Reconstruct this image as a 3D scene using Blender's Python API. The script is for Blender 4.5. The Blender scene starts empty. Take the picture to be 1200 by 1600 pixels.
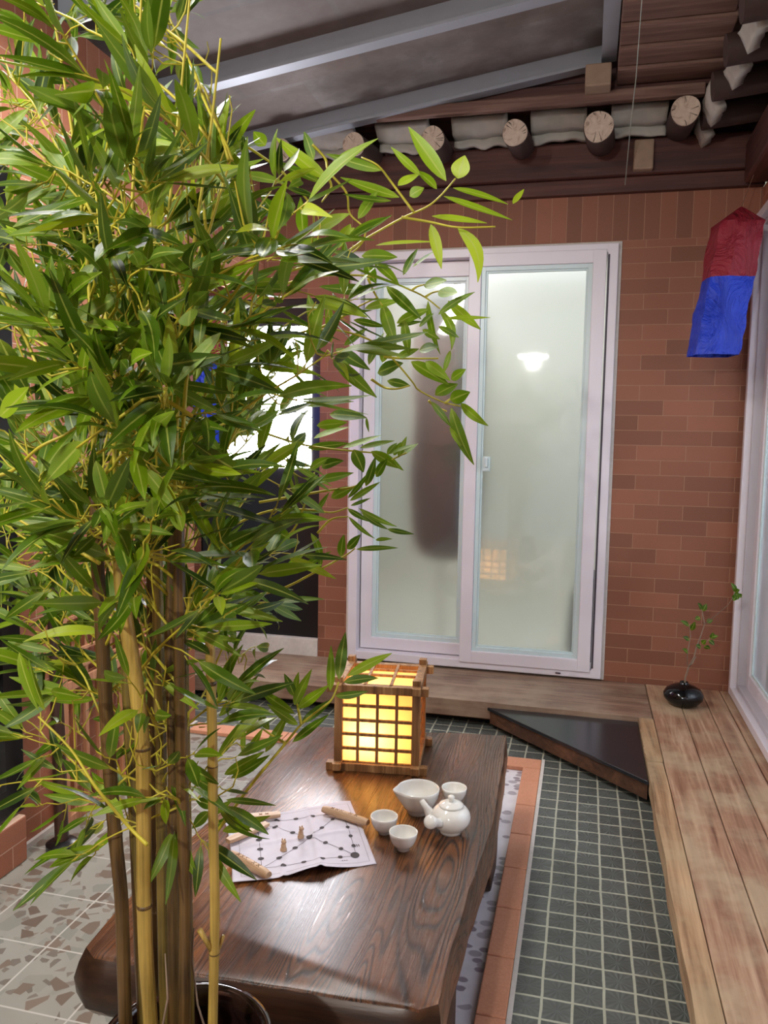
import bpy, bmesh, math, random
from mathutils import Vector, Matrix, noise
PI = math.pi
S = bpy.context.scene
COL = S.collection

# ---------------------------------------------------------------- camera
F = 1264.0
YAW, PITCH, ROLL = math.radians(13.9), math.radians(5.434), math.radians(-0.95)
CAM = Vector((0, -3.837, 1.235))
_f = Vector((-math.sin(YAW)*math.cos(PITCH), math.cos(YAW)*math.cos(PITCH), -math.sin(PITCH)))
_r0 = Vector((math.cos(YAW), math.sin(YAW), 0)); _d0 = _f.cross(_r0)
_r = math.cos(ROLL)*_r0 + math.sin(ROLL)*_d0
_d = -math.sin(ROLL)*_r0 + math.cos(ROLL)*_d0
cam_data = bpy.data.cameras.new('camera'); cam = bpy.data.objects.new('camera', cam_data); COL.objects.link(cam)
M = Matrix((( _r.x, -_d.x, -_f.x, CAM.x), (_r.y, -_d.y, -_f.y, CAM.y), (_r.z, -_d.z, -_f.z, CAM.z), (0, 0, 0, 1)))
cam.matrix_world = M
cam_data.sensor_fit = 'VERTICAL'; cam_data.sensor_height = 36.0; cam_data.lens = F*36.0/1600.0
cam_data.clip_start = 0.02; cam_data.clip_end = 100
S.camera = cam
S.view_settings.view_transform = 'Standard'; S.view_settings.look = 'None'
S.view_settings.gamma = 1.0; S.view_settings.use_curve_mapping = False
S.view_settings.exposure = 0.0

def ray(u, v): return _r*((u-600)/F) + _d*((v-800)/F) + _f
def at_y(u, v, y):
    d = ray(u, v); return CAM + d*((y-CAM.y)/d.y)
def at_x(u, v, x):
    d = ray(u, v); return CAM + d*((x-CAM.x)/d.x)
def at_z(u, v, z):
    d = ray(u, v); return CAM + d*((z-CAM.z)/d.z)

# ---------------------------------------------------------------- world and lights
W = bpy.data.worlds.new('world'); S.world = W; W.use_nodes = True
bg = W.node_tree.nodes['Background']; bg.inputs[0].default_value = (0.80, 0.88, 1.0, 1); bg.inputs[1].default_value = 0.42

def area(name, loc, target, sx, sy, power, color):
    L = bpy.data.lights.new(name, 'AREA'); L.shape = 'RECTANGLE'; L.size = sx; L.size_y = sy
    L.energy = power; L.color = color
    o = bpy.data.objects.new(name, L); COL.objects.link(o); o.location = loc
    o.rotation_euler = (Vector(target)-Vector(loc)).to_track_quat('-Z', 'Y').to_euler()
    return o
area('fluorescent_light', (-1.0, -1.95, 2.40), (-0.8, -2.0, 0.3), 1.1, 0.12, 32, (1.0, 0.97, 0.93))
def point(name, loc, power, color, r):
    L = bpy.data.lights.new(name, 'POINT'); L.energy = power; L.color = color; L.shadow_soft_size = r
    o = bpy.data.objects.new(name, L); COL.objects.link(o); o.location = loc; return o
point('ceiling_lamp_light', (-0.60, -5.3, 2.055), 110, (1.0, 0.96, 0.88), 0.03)
area('leaf_fill_light', (-1.22, -3.7, 2.46), (-0.75, -2.9, 1.1), 0.12, 0.8, 26, (1.0, 0.97, 0.90))  # added fill above the frame, no real fixture; brightens the bamboo leaves
area('daylight_right', (1.5, -1.6, 1.5), (0.2, -1.2, 0.6), 2.2, 1.9, 42, (0.82, 0.90, 1.0))
area('back_room_light', (-0.4, 1.1, 2.44), (-0.4, 1.15, 0.5), 2.2, 1.4, 30, (0.95, 1.0, 0.98))

# ---------------------------------------------------------------- helpers
def tag(o, label=None, cat=None, group=None, kind=None):
    if label: o['label'] = label
    if cat: o['category'] = cat
    if group: o['group'] = group
    if kind: o['kind'] = kind
    return o
def empty(name, loc, rz=0, label=None, cat=None, group=None):
    o = bpy.data.objects.new(name, None); COL.objects.link(o)
    o.location = loc; o.rotation_euler = (0, 0, rz); o.empty_display_size = 0.05
    return tag(o, label, cat, group)
def wmat(o):
    m = Matrix.Translation(o.location) @ o.rotation_euler.to_matrix().to_4x4()
    return wmat(o.parent) @ m if o.parent else m

class MB:
    """collects shapes in world coordinates, links them as ONE mesh object"""
    def __init__(s): s.bm = bmesh.new(); s.uv = None; s.rn = None
    def box(s, a, b, bev=0, m=None, seg=2):
        a = Vector(a); b = Vector(b); c = (a+b)/2; d = b-a
        g = bmesh.ops.create_cube(s.bm, size=1)
        vs = g['verts']
        for v in vs: v.co = Vector((v.co.x*d.x, v.co.y*d.y, v.co.z*d.z))
        if bev:
            es = list({e for v in vs for e in v.link_edges})
            r = bmesh.ops.bevel(s.bm, geom=es, offset=bev, segments=seg, profile=0.5, affect='EDGES')
            vs = list({v for f in r['faces'] for v in f.verts} | {v for v in vs if v.is_valid})
        for v in vs:
            v.co = v.co + c
            if m is not None: v.co = m @ v.co
        return s
    def prism(s, pts, z0, z1, m=None, bev=0):
        n = len(pts)
        lo = [s.bm.verts.new((p[0], p[1], z0)) for p in pts]; hi = [s.bm.verts.new((p[0], p[1], z1)) for p in pts]
        s.bm.faces.new(lo[::-1]); s.bm.faces.new(hi)
        for i in range(n): s.bm.faces.new((lo[i], lo[(i+1) % n], hi[(i+1) % n], hi[i]))
        vs = lo+hi
        if bev:
            es = list({e for v in vs for e in v.link_edges})
            r = bmesh.ops.bevel(s.bm, geom=es, offset=bev, segments=2, profile=0.5, affect='EDGES')
            vs = list({v for f in r['faces'] for v in f.verts} | {v for v in vs if v.is_valid})
        if m is not None:
            for v in vs: v.co = m @ v.co
        return s
    def lathe(s, prof, c=(0, 0, 0), n=40, m=None, sx=1, sy=1):
        rings = []
        for (r, z) in prof:
            if r < 1e-6: rings.append([s.bm.verts.new((0, 0, z))])
            else: rings.append([s.bm.verts.new((r*sx*math.cos(2*PI*i/n), r*sy*math.sin(2*PI*i/n), z)) for i in range(n)])
        for a, b in zip(rings[:-1], rings[1:]):
            for i in range(n):
                j = (i+1) % n
                if len(a) == 1 and len(b) == 1: continue
                if len(a) == 1: s.bm.faces.new((a[0], b[j], b[i]))
                elif len(b) == 1: s.bm.faces.new((a[i], a[j], b[0]))
                else: s.bm.faces.new((a[i], a[j], b[j], b[i]))
        c = Vector(c)
        for rg in rings:
            for v in rg:
                if m is not None: v.co = m @ v.co
                v.co = v.co + c
        return s
    def tube(s, pts, rad, n=8, cap=True):
        pts = [Vector(p) for p in pts]
        if not hasattr(rad, '__len__'): rad = [rad]*len(pts)
        prev = None; rings = []
        for i, p in enumerate(pts):
            t = (pts[min(i+1, len(pts)-1)]-pts[max(i-1, 0)])
            if t.length < 1e-9: t = Vector((0, 0, 1))
            t.normalize()
            if prev is None:
                a = Vector((1, 0, 0)) if abs(t.x) < 0.9 else Vector((0, 1, 0))
                x = t.cross(a).normalized()
            else:
                x = (prev - t*prev.dot(t))
                x = x.normalized() if x.length > 1e-6 else t.orthogonal().normalized()
            prev = x; y = t.cross(x)
            rings.append([s.bm.verts.new(p + (x*math.cos(2*PI*k/n)+y*math.sin(2*PI*k/n))*rad[i]) for k in range(n)])
        for a, b in zip(rings[:-1], rings[1:]):
            for i in range(n):
                j = (i+1) % n
                s.bm.faces.new((a[i], a[j], b[j], b[i]))
        if cap:
            s.bm.faces.new(rings[0][::-1]); s.bm.faces.new(rings[-1])
        return s
    def ball(s, c, r, sc=(1, 1, 1), sub=2, m=None):
        g = bmesh.ops.create_icosphere(s.bm, subdivisions=sub, radius=r)
        for v in g['verts']:
            v.co = Vector((v.co.x*sc[0], v.co.y*sc[1], v.co.z*sc[2]))
            if m is not None: v.co = m @ v.co
            v.co += Vector(c)
        return s
    def quad(s, a, b, c, d):
        s.bm.faces.new([s.bm.verts.new(Vector(p)) for p in (a, b, c, d)]); return s
    def grid(s, fn, nu, nv):
        vs = [[s.bm.verts.new(Vector(fn(i/nu, j/nv))) for i in range(nu+1)] for j in range(nv+1)]
        for j in range(nv):
            for i in range(nu):
                s.bm.faces.new((vs[j][i], vs[j][i+1], vs[j+1][i+1], vs[j+1][i]))
        return s
    def build(s, name, mat, parent=None, smooth=False, loc=None, nrm=True, **kw):
        if nrm: bmesh.ops.recalc_face_normals(s.bm, faces=s.bm.faces[:])
        me = bpy.data.meshes.new(name)
        if parent is not None: inv = wmat(parent).inverted()
        elif loc is not None: inv = Matrix.Translation(loc).inverted()
        else: inv = None
        if inv is not None:
            for v in s.bm.verts: v.co = inv @ v.co
        s.bm.to_mesh(me); s.bm.free()
        if smooth:
            me.polygons.foreach_set('use_smooth', [True]*len(me.polygons))
            if smooth != 'all':
                try: me.set_sharp_from_angle(angle=math.radians(40))
                except Exception: pass
        me.materials.append(mat)
        o = bpy.data.objects.new(name, me); COL.objects.link(o)
        if parent is not None: o.parent = parent
        elif loc is not None: o.location = loc
        for k, v in kw.items(): o[k] = v
        return o

# ---------------------------------------------------------------- materials
def srgb(r, g, b):
    f = lambda c: (c/255/12.92) if c/255 <= 0.04045 else ((c/255+0.055)/1.055)**2.4
    return (f(r), f(g), f(b), 1)
class NT:
    def __init__(s, name):
        s.m = bpy.data.materials.new(name); s.m.use_nodes = True
        s.t = s.m.node_tree; s.p = s.t.nodes['Principled BSDF']
    def n(s, typ, **kw):
        nd = s.t.nodes.new(typ)
        for k, v in kw.items():
            if k.startswith('i_'):
                key = k[2:]
                key = int(key) if key.isdigit() else key.replace('_', ' ')
                nd.inputs[key].default_value = v
            else: setattr(nd, k, v)
        return nd
    def l(s, a, b): s.t.links.new(a, b)
    def coords(s, scale=(1, 1, 1), rot=(0, 0, 0), loc=(0, 0, 0), src='Object'):
        tc = s.n('ShaderNodeTexCoord'); mp = s.n('ShaderNodeMapping')
        mp.inputs['Scale'].default_value = scale; mp.inputs['Rotation'].default_value = rot; mp.inputs['Location'].default_value = loc
        s.l(tc.outputs[src], mp.inputs[0]); return mp.outputs[0]
    def noise(s, vec, scale, detail=4, rough=0.5, dist=0):
        nd = s.n('ShaderNodeTexNoise'); nd.inputs['Scale'].default_value = scale; nd.inputs['Detail'].default_value = detail
        nd.inputs['Roughness'].default_value = rough; nd.inputs['Distortion'].default_value = dist
        s.l(vec, nd.inputs['Vector']); return nd.outputs['Fac']
    def ramp(s, fac, stops, interp='LINEAR'):
        nd = s.n('ShaderNodeValToRGB'); cr = nd.color_ramp; cr.interpolation = interp
        while len(cr.elements) < len(stops): cr.elements.new(0.5)
        for e, (p, c) in zip(cr.elements, stops): e.position = p; e.color = c if hasattr(c, '__len__') else (c, c, c, 1)
        s.l(fac, nd.inputs[0]); return nd.outputs[0]
    def mix(s, fac, a, b, mode='MIX'):
        nd = s.n('ShaderNodeMix'); nd.data_type = 'RGBA'; nd.blend_type = mode
        for sock, v in ((nd.inputs[0], fac), (nd.inputs[6], a), (nd.inputs[7], b)):
            if hasattr(v, 'links'): s.l(v, sock)
            else: sock.default_value = v
        return nd.outputs[2]
    def math(s, op, a, b=None, clamp=False):
        nd = s.n('ShaderNodeMath'); nd.operation = op; nd.use_clamp = clamp
        for sock, v in ((nd.inputs[0], a), (nd.inputs[1], b)):
            if v is None: continue
            if hasattr(v, 'links'): s.l(v, sock)
            else: sock.default_value = v
        return nd.outputs[0]
    def bump(s, h, strength=0.3, dist=0.01, prev=None):
        nd = s.n('ShaderNodeBump'); nd.inputs['Strength'].default_value = strength; nd.inputs['Distance'].default_value = dist
        s.l(h, nd.inputs['Height'])
        if prev is not None: s.l(prev, nd.inputs['Normal'])
        s.l(nd.outputs[0], s.p.inputs['Normal']); return nd.outputs[0]
    def base(s, c, rough=None, **kw):
        if hasattr(c, 'links'): s.l(c, s.p.inputs['Base Color'])
        else: s.p.inputs['Base Color'].default_value = c
        if rough is not None:
            if hasattr(rough, 'links'): s.l(rough, s.p.inputs['Roughness'])
            else: s.p.inputs['Roughness'].default_value = rough
        for k, v in kw.items(): s.p.inputs[k.replace('_', ' ')].default_value = v
        return s.m

def plain(name, c, rough=0.5, nscale=40, amt=0.12, **kw):
    t = NT(name); v = t.coords()
    f = t.noise(v, nscale, 3)
    d = tuple(x*(1-amt*2) for x in c[:3])+(1,)
    t.base(t.mix(f, d, c), rough, **kw)
    return t.m

def brick_mat(name, axis, c1, c2, mortar, solz, solh, shift=(0.013, 0.002)):
    t = NT(name)
    tc = t.n('ShaderNodeTexCoord'); sp = t.n('ShaderNodeSeparateXYZ'); t.l(tc.outputs['Object'], sp.inputs[0])
    U = sp.outputs[0 if axis == 'x' else 1]; Z = sp.outputs[2]
    def brick(u, z, w, h, off):
        cb = t.n('ShaderNodeCombineXYZ'); t.l(u, cb.inputs[0]); t.l(z, cb.inputs[1])
        b = t.n('ShaderNodeTexBrick'); b.offset = off; b.squash = 1
        b.inputs['Scale'].default_value = 1; b.inputs['Brick Width'].default_value = w; b.inputs['Row Height'].default_value = h
        b.inputs['Mortar Size'].default_value = 0.0016; b.inputs['Mortar Smooth'].default_value = 0.35; b.inputs['Bias'].default_value = 0
        b.inputs['Color1'].default_value = (0, 0, 0, 1); b.inputs['Color2'].default_value = (1, 1, 1, 1); b.inputs['Mortar'].default_value = (0.5, 0.5, 0.5, 1)
        t.l(cb.outputs[0], b.inputs['Vector']); return b
    b1 = brick(t.math('SUBTRACT', U, shift[0]), t.math('SUBTRACT', Z, shift[1]), 0.21, 0.067, 0.5)
    b2 = brick(t.math('SUBTRACT', U, 0.01), t.math('SUBTRACT', Z, solz), 0.067, solh, 0.0)
    sel = t.math('GREATER_THAN', Z, solz)
    fac = t.mix(sel, b1.outputs['Fac'], b2.outputs['Fac'])
    col = t.mix(sel, b1.outputs['Color'], b2.outputs['Color'])
    v = t.coords()
    n1 = t.noise(v, 9, 5, 0.6); n2 = t.noise(v, 180, 3, 0.6)
    c = t.mix(col, c1, c2)
    c = t.mix(t.math('MULTIPLY', n1, 0.45), c, srgb(132, 88, 66))
    c = t.mix(t.math('MULTIPLY', n2, 0.25), c, (0.05, 0.02, 0.015, 1))
    c = t.mix(fac, c, mortar)
    t.base(c, 0.62)
    h = t.math('SUBTRACT', t.math('MULTIPLY', n2, 0.25), t.math('MULTIPLY', fac, 1.0))
    t.bump(h, 0.5, 0.004)
    return t.m

def wood(name, c_dark, c_mid, c_light, axis=0, scale=1.0, rough=0.55, bump=0.35, worn=None, **kw):
    """weathered wood, grain runs along the given axis"""
    t = NT(name)
    sc = [22*scale]*3; sc[axis] = 1.6*scale
    v = t.coords(tuple(sc)); v0 = t.coords()
    f1 = t.noise(v, 1.0, 8, 0.62, 0.6)
    f2 = t.noise(v0, 6*scale, 4, 0.6)
    sc2 = [90*scale]*3; sc2[axis] = 3*scale
    f3 = t.noise(t.coords(tuple(sc2)), 1.0, 5, 0.6)
    g = t.math('ADD', t.math('MULTIPLY', f1, 0.65), t.math('MULTIPLY', f3, 0.35))
    c = t.ramp(g, [(0.33, c_dark), (0.5, c_mid), (0.66, c_light)])
    if worn is not None:
        w = t.ramp(f2, [(0.42, 0.0), (0.62, 1.0)])
        c = t.mix(t.math('MULTIPLY', w, 0.75), c, t.mix(g, tuple(x*0.5 for x in worn[:3])+(1,), worn))
    r = t.math('ADD', t.math('MULTIPLY', f2, 0.2), rough-0.1)
    t.base(c, r, **kw); t.bump(g, bump, 0.004)
    return t.m

M_ = {}
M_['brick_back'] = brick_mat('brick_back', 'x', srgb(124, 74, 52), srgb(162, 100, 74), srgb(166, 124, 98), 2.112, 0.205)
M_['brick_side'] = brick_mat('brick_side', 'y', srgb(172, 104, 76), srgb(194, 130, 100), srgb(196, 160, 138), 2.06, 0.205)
M_['maroon_beam'] = wood('maroon_beam', srgb(48, 26, 24), srgb(78, 42, 36), srgb(104, 62, 52), 0, 0.8, 0.6, 0.25)
M_['maroon_beam_y'] = wood('maroon_beam_y', srgb(48, 26, 24), srgb(78, 42, 36), srgb(104, 62, 52), 1, 0.8, 0.6, 0.25)
M_['roof_board'] = wood('roof_board', srgb(74, 52, 46), srgb(112, 82, 72), srgb(152, 124, 110), 0, 0.7, 0.7, 0.3)
M_['plaster'] = plain('plaster', srgb(196, 192, 182), 0.85, 14, 0.22)
M_['rafter'] = plain('rafter', srgb(70, 50, 44), 0.7, 20, 0.2)
M_['block_wood'] = plain('block_wood', srgb(168, 142, 120), 0.7, 30, 0.15)
M_['steel'] = plain('steel', srgb(168, 174, 184), 0.42, 12, 0.08, Metallic=0.25)
M_['pvc'] = plain('pvc', srgb(226, 220, 228), 0.35, 8, 0.03)
M_['pvc_gray'] = plain('pvc_gray', srgb(190, 186, 194), 0.4, 8, 0.03)
M_['caulk'] = plain('caulk', srgb(214, 206, 198), 0.8, 60, 0.12)
M_['gasket'] = plain('gasket', srgb(206, 224, 226), 0.3, 8, 0.05)
M_['dark_gap'] = plain('dark_gap', srgb(58, 50, 60), 0.5, 8, 0.05)
M_['black_metal'] = plain('black_metal', srgb(16, 16, 18), 0.3, 30, 0.2)
M_['step_stone'] = plain('step_stone', srgb(34, 36, 42), 0.2, 12, 0.2)
M_['black_gloss'] = plain('black_gloss', srgb(12, 12, 14), 0.08, 30, 0.2)
M_['bench_x'] = wood('bench_x', srgb(84, 62, 50), srgb(126, 98, 80), srgb(166, 138, 116), 0, 1.0, 0.5, 0.5, srgb(176, 152, 128))
M_['bench_y'] = wood('bench_y', srgb(104, 66, 50), srgb(158, 118, 92), srgb(198, 166, 138), 1, 1.0, 0.48, 0.5, srgb(206, 180, 146))
M_['beam_y'] = wood('beam_y', srgb(92, 66, 44), srgb(160, 124, 90), srgb(196, 162, 124), 1, 1.1, 0.6, 0.5, srgb(196, 168, 130))
M_['beam_x'] = wood('beam_x', srgb(70, 40, 26), srgb(112, 72, 46), srgb(150, 108, 74), 0, 1.1, 0.6, 0.5)
M_['riser'] = wood('riser', srgb(50, 32, 22), srgb(82, 54, 38), srgb(108, 74, 52), 0, 0.8, 0.45, 0.2)
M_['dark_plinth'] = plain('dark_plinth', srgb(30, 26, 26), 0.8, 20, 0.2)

def mosaic_mat():
    t = NT('mosaic_tile')
    P = 0.0674
    tc = t.n('ShaderNodeTexCoord'); sp = t.n('ShaderNodeSeparateXYZ'); t.l(tc.outputs['Object'], sp.inputs[0])
    nv = t.coords()
    wob = t.math('MULTIPLY', t.math('SUBTRACT', t.noise(nv, 9, 2), 0.5), 0.006)
    def frac(sock, off):
        a = t.math('ADD', t.math('SUBTRACT', sock, off), wob)
        a = t.math('DIVIDE', a, P)
        fr = t.math('FRACT', a); return fr, t.math('FLOOR', a)
    fx, ix = frac(sp.outputs[0], 0.019-P*60); fy, iy = frac(sp.outputs[1], -1.037-P*80)
    ax = t.math('ABSOLUTE', t.math('SUBTRACT', fx, 0.5)); ay = t.math('ABSOLUTE', t.math('SUBTRACT', fy, 0.5))
    mx = t.math('MAXIMUM', ax, ay)
    gr = t.ramp(mx, [(0.445, 0.0), (0.465, 1.0)])
    # star-like relief radiating from each tile's middle
    ang = t.math('ARCTAN2', t.math('SUBTRACT', fy, 0.5), t.math('SUBTRACT', fx, 0.5))
    cb = t.n('ShaderNodeCombineXYZ'); t.l(ix, cb.inputs[0]); t.l(iy, cb.inputs[1])
    wn = t.n('ShaderNodeTexWhiteNoise'); t.l(cb.outputs[0], wn.inputs['Vector'])
    star = t.math('SINE', t.math('ADD', t.math('MULTIPLY', ang, 13), t.math('MULTIPLY', wn.outputs[0], 6)))
    n1 = t.noise(nv, 5, 3); n2 = t.noise(nv, 240, 2)
    c = t.mix(wn.outputs[0], srgb(62, 66, 62), srgb(82, 86, 82))
    c = t.mix(t.math('MULTIPLY', n2, 0.5), c, srgb(104, 106, 102))
    c = t.mix(t.math('MULTIPLY', t.math('ADD', t.math('MULTIPLY', star, 0.5), 0.5), 0.18), c, srgb(40, 42, 40))
    g = t.mix(n1, srgb(150, 150, 132), srgb(176, 176, 158))
    t.base(t.mix(gr, c, g), t.mix(gr, (0.42, 0.42, 0.42, 1), (0.8, 0.8, 0.8, 1)))
    h = t.math('ADD', t.math('MULTIPLY', gr, -0.8), t.math('MULTIPLY', star, 0.35))
    t.bump(h, 0.5, 0.002)
    return t.m
M_['mosaic'] = mosaic_mat()

def terrazzo_mat(name, tile, scale, cols, grout=True, base=(205, 200, 190)):
    t = NT(name); v = t.coords()
    tc = t.n('ShaderNodeTexCoord'); sp = t.n('ShaderNodeSeparateXYZ'); t.l(tc.outputs['Object'], sp.inputs[0])
    def vor(scale, seed, feature):
        n = t.n('ShaderNodeTexVoronoi'); n.voronoi_dimensions = '2D'; n.feature = feature
        n.inputs['Scale'].default_value = scale; n.inputs['Randomness'].default_value = 1.0
        mp = t.n('ShaderNodeMapping'); mp.inputs['Location'].default_value = seed; t.l(v, mp.inputs[0]); t.l(mp.outputs[0], n.inputs['Vector']); return n
    c = t.mix(t.noise(v, 5, 4), srgb(*[x-26 for x in base]), srgb(*base))
    for k, (sc, lim, cc) in enumerate(zip(scale, (0.55, 0.66, 0.62), cols)):
        e = vor(sc, (3.1*k, 1.7*k, 0), 'DISTANCE_TO_EDGE'); f = vor(sc, (3.1*k, 1.7*k, 0), 'F1')
        sepc = t.n('ShaderNodeSeparateColor'); t.l(f.outputs['Color'], sepc.inputs[0])
        pick = t.math('GREATER_THAN', sepc.outputs[0], lim)
        ins = t.ramp(t.math('DIVIDE', e.outputs['Distance'], 1.0), [(0.16, 0.0), (0.175, 1.0)])
        c = t.mix(t.math('MULTIPLY', pick, ins), c, t.mix(sepc.outputs[1], srgb(*cc[0]), srgb(*cc[1])))
    if grout:
        gs = []
        for ax, off in ((0, -1.38+4), (1, -2.165+6)):
            fr = t.math('FRACT', t.math('DIVIDE', t.math('ADD', sp.outputs[ax], off), tile))
            gs.append(t.math('ABSOLUTE', t.math('SUBTRACT', fr, 0.5)))
        g = t.ramp(t.math('MAXIMUM', gs[0], gs[1]), [(0.486, 0.0), (0.492, 1.0)])
        c = t.mix(g, c, srgb(188, 184, 176))
    t.base(c, 0.3)
    return t.m
M_['terrazzo'] = terrazzo_mat('terrazzo', 0.2, (15, 34, 21), (((128, 128, 120), (144, 142, 132)), ((112, 104, 96), (132, 122, 112)), ((106, 92, 82), (126, 112, 100))), base=(160, 157, 148))

def spotted():
    t = NT('terrazzo_strip'); v = t.coords(); c = t.mix(t.noise(v, 30, 4), srgb(206, 200, 206), srgb(232, 228, 232))
    for k, (sc, cc) in enumerate(((22, srgb(146, 134, 144)), (17, srgb(168, 160, 168)))):
        n = t.n('ShaderNodeTexVoronoi'); n.voronoi_dimensions = '2D'; n.inputs['Scale'].default_value = sc
        mp = t.n('ShaderNodeMapping'); mp.inputs['Location'].default_value = (k*2.3, k*1.1, 0); mp.inputs['Scale'].default_value = (1, 1.35, 1)
        t.l(v, mp.inputs[0]); t.l(mp.outputs[0], n.inputs['Vector'])
        sp = t.n('ShaderNodeSeparateColor'); t.l(n.outputs['Color'], sp.inputs[0])
        m = t.math('MULTIPLY', t.ramp(n.outputs['Distance'], [(0.24, 1.0), (0.32, 0.0)]), t.math('GREATER_THAN', sp.outputs[0], 0.45))
        c = t.mix(m, c, cc)
    t.base(c, 0.35); return t.m
M_['terrazzo_strip'] = spotted()
def granite_terracotta():
    t = NT('terracotta'); v = t.coords()
    n = t.noise(v, 160, 4, 0.7); n2 = t.noise(v, 6, 3)
    c = t.mix(n, srgb(184, 116, 86), srgb(226, 168, 134))
    c = t.mix(t.math('MULTIPLY', n2, 0.4), c, srgb(190, 122, 88))
    t.base(c, 0.7); t.bump(n, 0.4, 0.002); return t.m
M_['terracotta'] = granite_terracotta()

def table_mat():
    t = NT('table_wood'); v0 = t.coords()
    # growth lines: level lines of a slow noise drawn out along the slab
    f = t.noise(t.coords((10, 0.75, 4)), 1.0, 2.0, 0.42, 0.3)
    line = t.math('SINE', t.math('MULTIPLY', f, 190))
    line = t.math('ADD', t.math('MULTIPLY', line, 0.5), 0.5)
    groove = t.math('POWER', line, 3.2)
    fine = t.ramp(t.noise(t.coords((120, 4, 60)), 1.0, 5, 0.65, 0.4), [(0.38, 0.0), (0.62, 1.0)])
    big = t.noise(t.coords((5, 1.2, 5)), 1.0, 4, 0.6)
    patch = t.ramp(t.noise(t.coords((6, 2.2, 6), loc=(3, 1, 0)), 1.0, 3), [(0.35, 0.45), (0.6, 1.0)])
    groove = t.math('MULTIPLY', groove, patch)
    c = t.ramp(big, [(0.35, srgb(88, 50, 24)), (0.5, srgb(132, 80, 40)), (0.65, srgb(176, 116, 62))])
    c = t.mix(t.math('MULTIPLY', fine, 0.5), c, srgb(66, 38, 20))
    c = t.mix(t.math('MULTIPLY', groove, 0.9), c, srgb(20, 11, 7))
    r = t.math('ADD', t.math('MULTIPLY', fine, 0.2), 0.24)
    t.base(c, r, Coat_Weight=0.7, Coat_Roughness=0.30, Coat_IOR=1.5, Specular_IOR_Level=0.25)
    h = t.math('SUBTRACT', t.math('MULTIPLY', fine, 0.7), groove)
    b = t.bump(h, 1.0, 0.004)
    t.bump(t.noise(v0, 16, 4), 0.6, 0.008, b)
    return t.m
M_['table'] = table_mat()
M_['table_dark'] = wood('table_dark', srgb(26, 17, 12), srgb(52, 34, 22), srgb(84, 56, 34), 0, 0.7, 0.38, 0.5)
M_['pot'] = plain('pot', srgb(46, 28, 24), 0.12, 10, 0.25, Coat_Weight=0.6)
M_['soil'] = plain('soil', srgb(24, 19, 17), 0.9, 60, 0.3)
M_['porcelain'] = plain('porcelain', srgb(232, 230, 224), 0.12, 6, 0.01, Coat_Weight=0.4)
M_['vase'] = plain('vase', srgb(14, 16, 18), 0.12, 10, 0.2)
M_['stick'] = wood('stick', srgb(164, 128, 96), srgb(196, 162, 128), srgb(216, 186, 152), 0, 3, 0.5, 0.1)
M_['ink'] = plain('ink', srgb(66, 60, 64), 0.8, 30, 0.1)
M_['burn'] = plain('burn', srgb(120, 84, 56), 0.8, 30, 0.1)
M_['red_cloth'] = plain('red_cloth', srgb(142, 24, 42), 0.6, 12, 0.1)
M_['blue_cloth'] = plain('blue_cloth', srgb(20, 56, 190), 0.5, 12, 0.1)
for _k in ('red_cloth', 'blue_cloth'):
    _t = NT.__new__(NT); _t.m = M_[_k]; _t.t = _t.m.node_tree; _t.p = _t.t.nodes['Principled BSDF']
    _t.bump(_t.noise(_t.coords((9, 9, 5)), 1.0, 5, 0.6, 1.5), 1.0, 0.05)
M_['cord'] = plain('cord', srgb(130, 96, 80), 0.7, 30, 0.1)
M_['wire'] = plain('wire', srgb(150, 156, 144), 0.5, 30, 0.1)
M_['lantern_wood'] = wood('lantern_wood', srgb(92, 62, 34), srgb(146, 104, 62), srgb(186, 146, 98), 2, 2.0, 0.6, 0.3)
M_['lattice'] = wood('lattice', srgb(150, 94, 62), srgb(192, 134, 98), srgb(214, 164, 128), 2, 1.2, 0.5, 0.2)
M_['dark_post'] = wood('dark_post', srgb(34, 20, 16), srgb(62, 38, 28), srgb(90, 58, 42), 2, 1.2, 0.5, 0.2)
M_['room_paint'] = plain('room_paint', srgb(226, 226, 214), 0.8, 6, 0.03)
M_['curtain'] = plain('curtain', srgb(22, 27, 32), 0.8, 6, 0.1)

def cloth_mat():
    t = NT('printed_cloth'); v = t.coords()
    c = t.mix(t.noise(v, 40, 3), srgb(196, 190, 202), srgb(212, 207, 218)); t.base(c, 0.75)
    t.bump(t.noise(t.coords((1, 1, 1)), 700, 1), 0.15, 0.0005); return t.m
M_['cloth'] = cloth_mat()

def paper_mat():
    t = NT('lantern_paper')
    tr = t.n('ShaderNodeBsdfTranslucent'); tr.inputs[0].default_value = srgb(255, 220, 160)
    df = t.n('ShaderNodeBsdfDiffuse'); df.inputs[0].default_value = srgb(240, 214, 160)
    mx = t.n('ShaderNodeMixShader'); mx.inputs[0].default_value = 0.6; t.l(df.outputs[0], mx.inputs[1]); t.l(tr.outputs[0], mx.inputs[2])
    em = t.n('ShaderNodeEmission'); em.inputs[0].default_value = srgb(255, 160, 70); em.inputs[1].default_value = 0.18
    ad = t.n('ShaderNodeAddShader'); t.l(mx.outputs[0], ad.inputs[0]); t.l(em.outputs[0], ad.inputs[1])
    t.l(ad.outputs[0], t.t.nodes['Material Output'].inputs[0]); return t.m
M_['paper'] = paper_mat()

def emit(name, c, s):
    t = NT(name); em = t.n('ShaderNodeEmission'); em.inputs[0].default_value = c; em.inputs[1].default_value = s
    t.l(em.outputs[0], t.t.nodes['Material Output'].inputs[0]); return t.m
M_['lamp'] = emit('lamp', (1, 0.98, 0.95, 1), 60)
M_['bulb'] = emit('bulb', srgb(255, 214, 130), 45)
M_['lit_sign'] = emit('lit_sign', (0.96, 0.95, 1, 1), 30)

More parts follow.
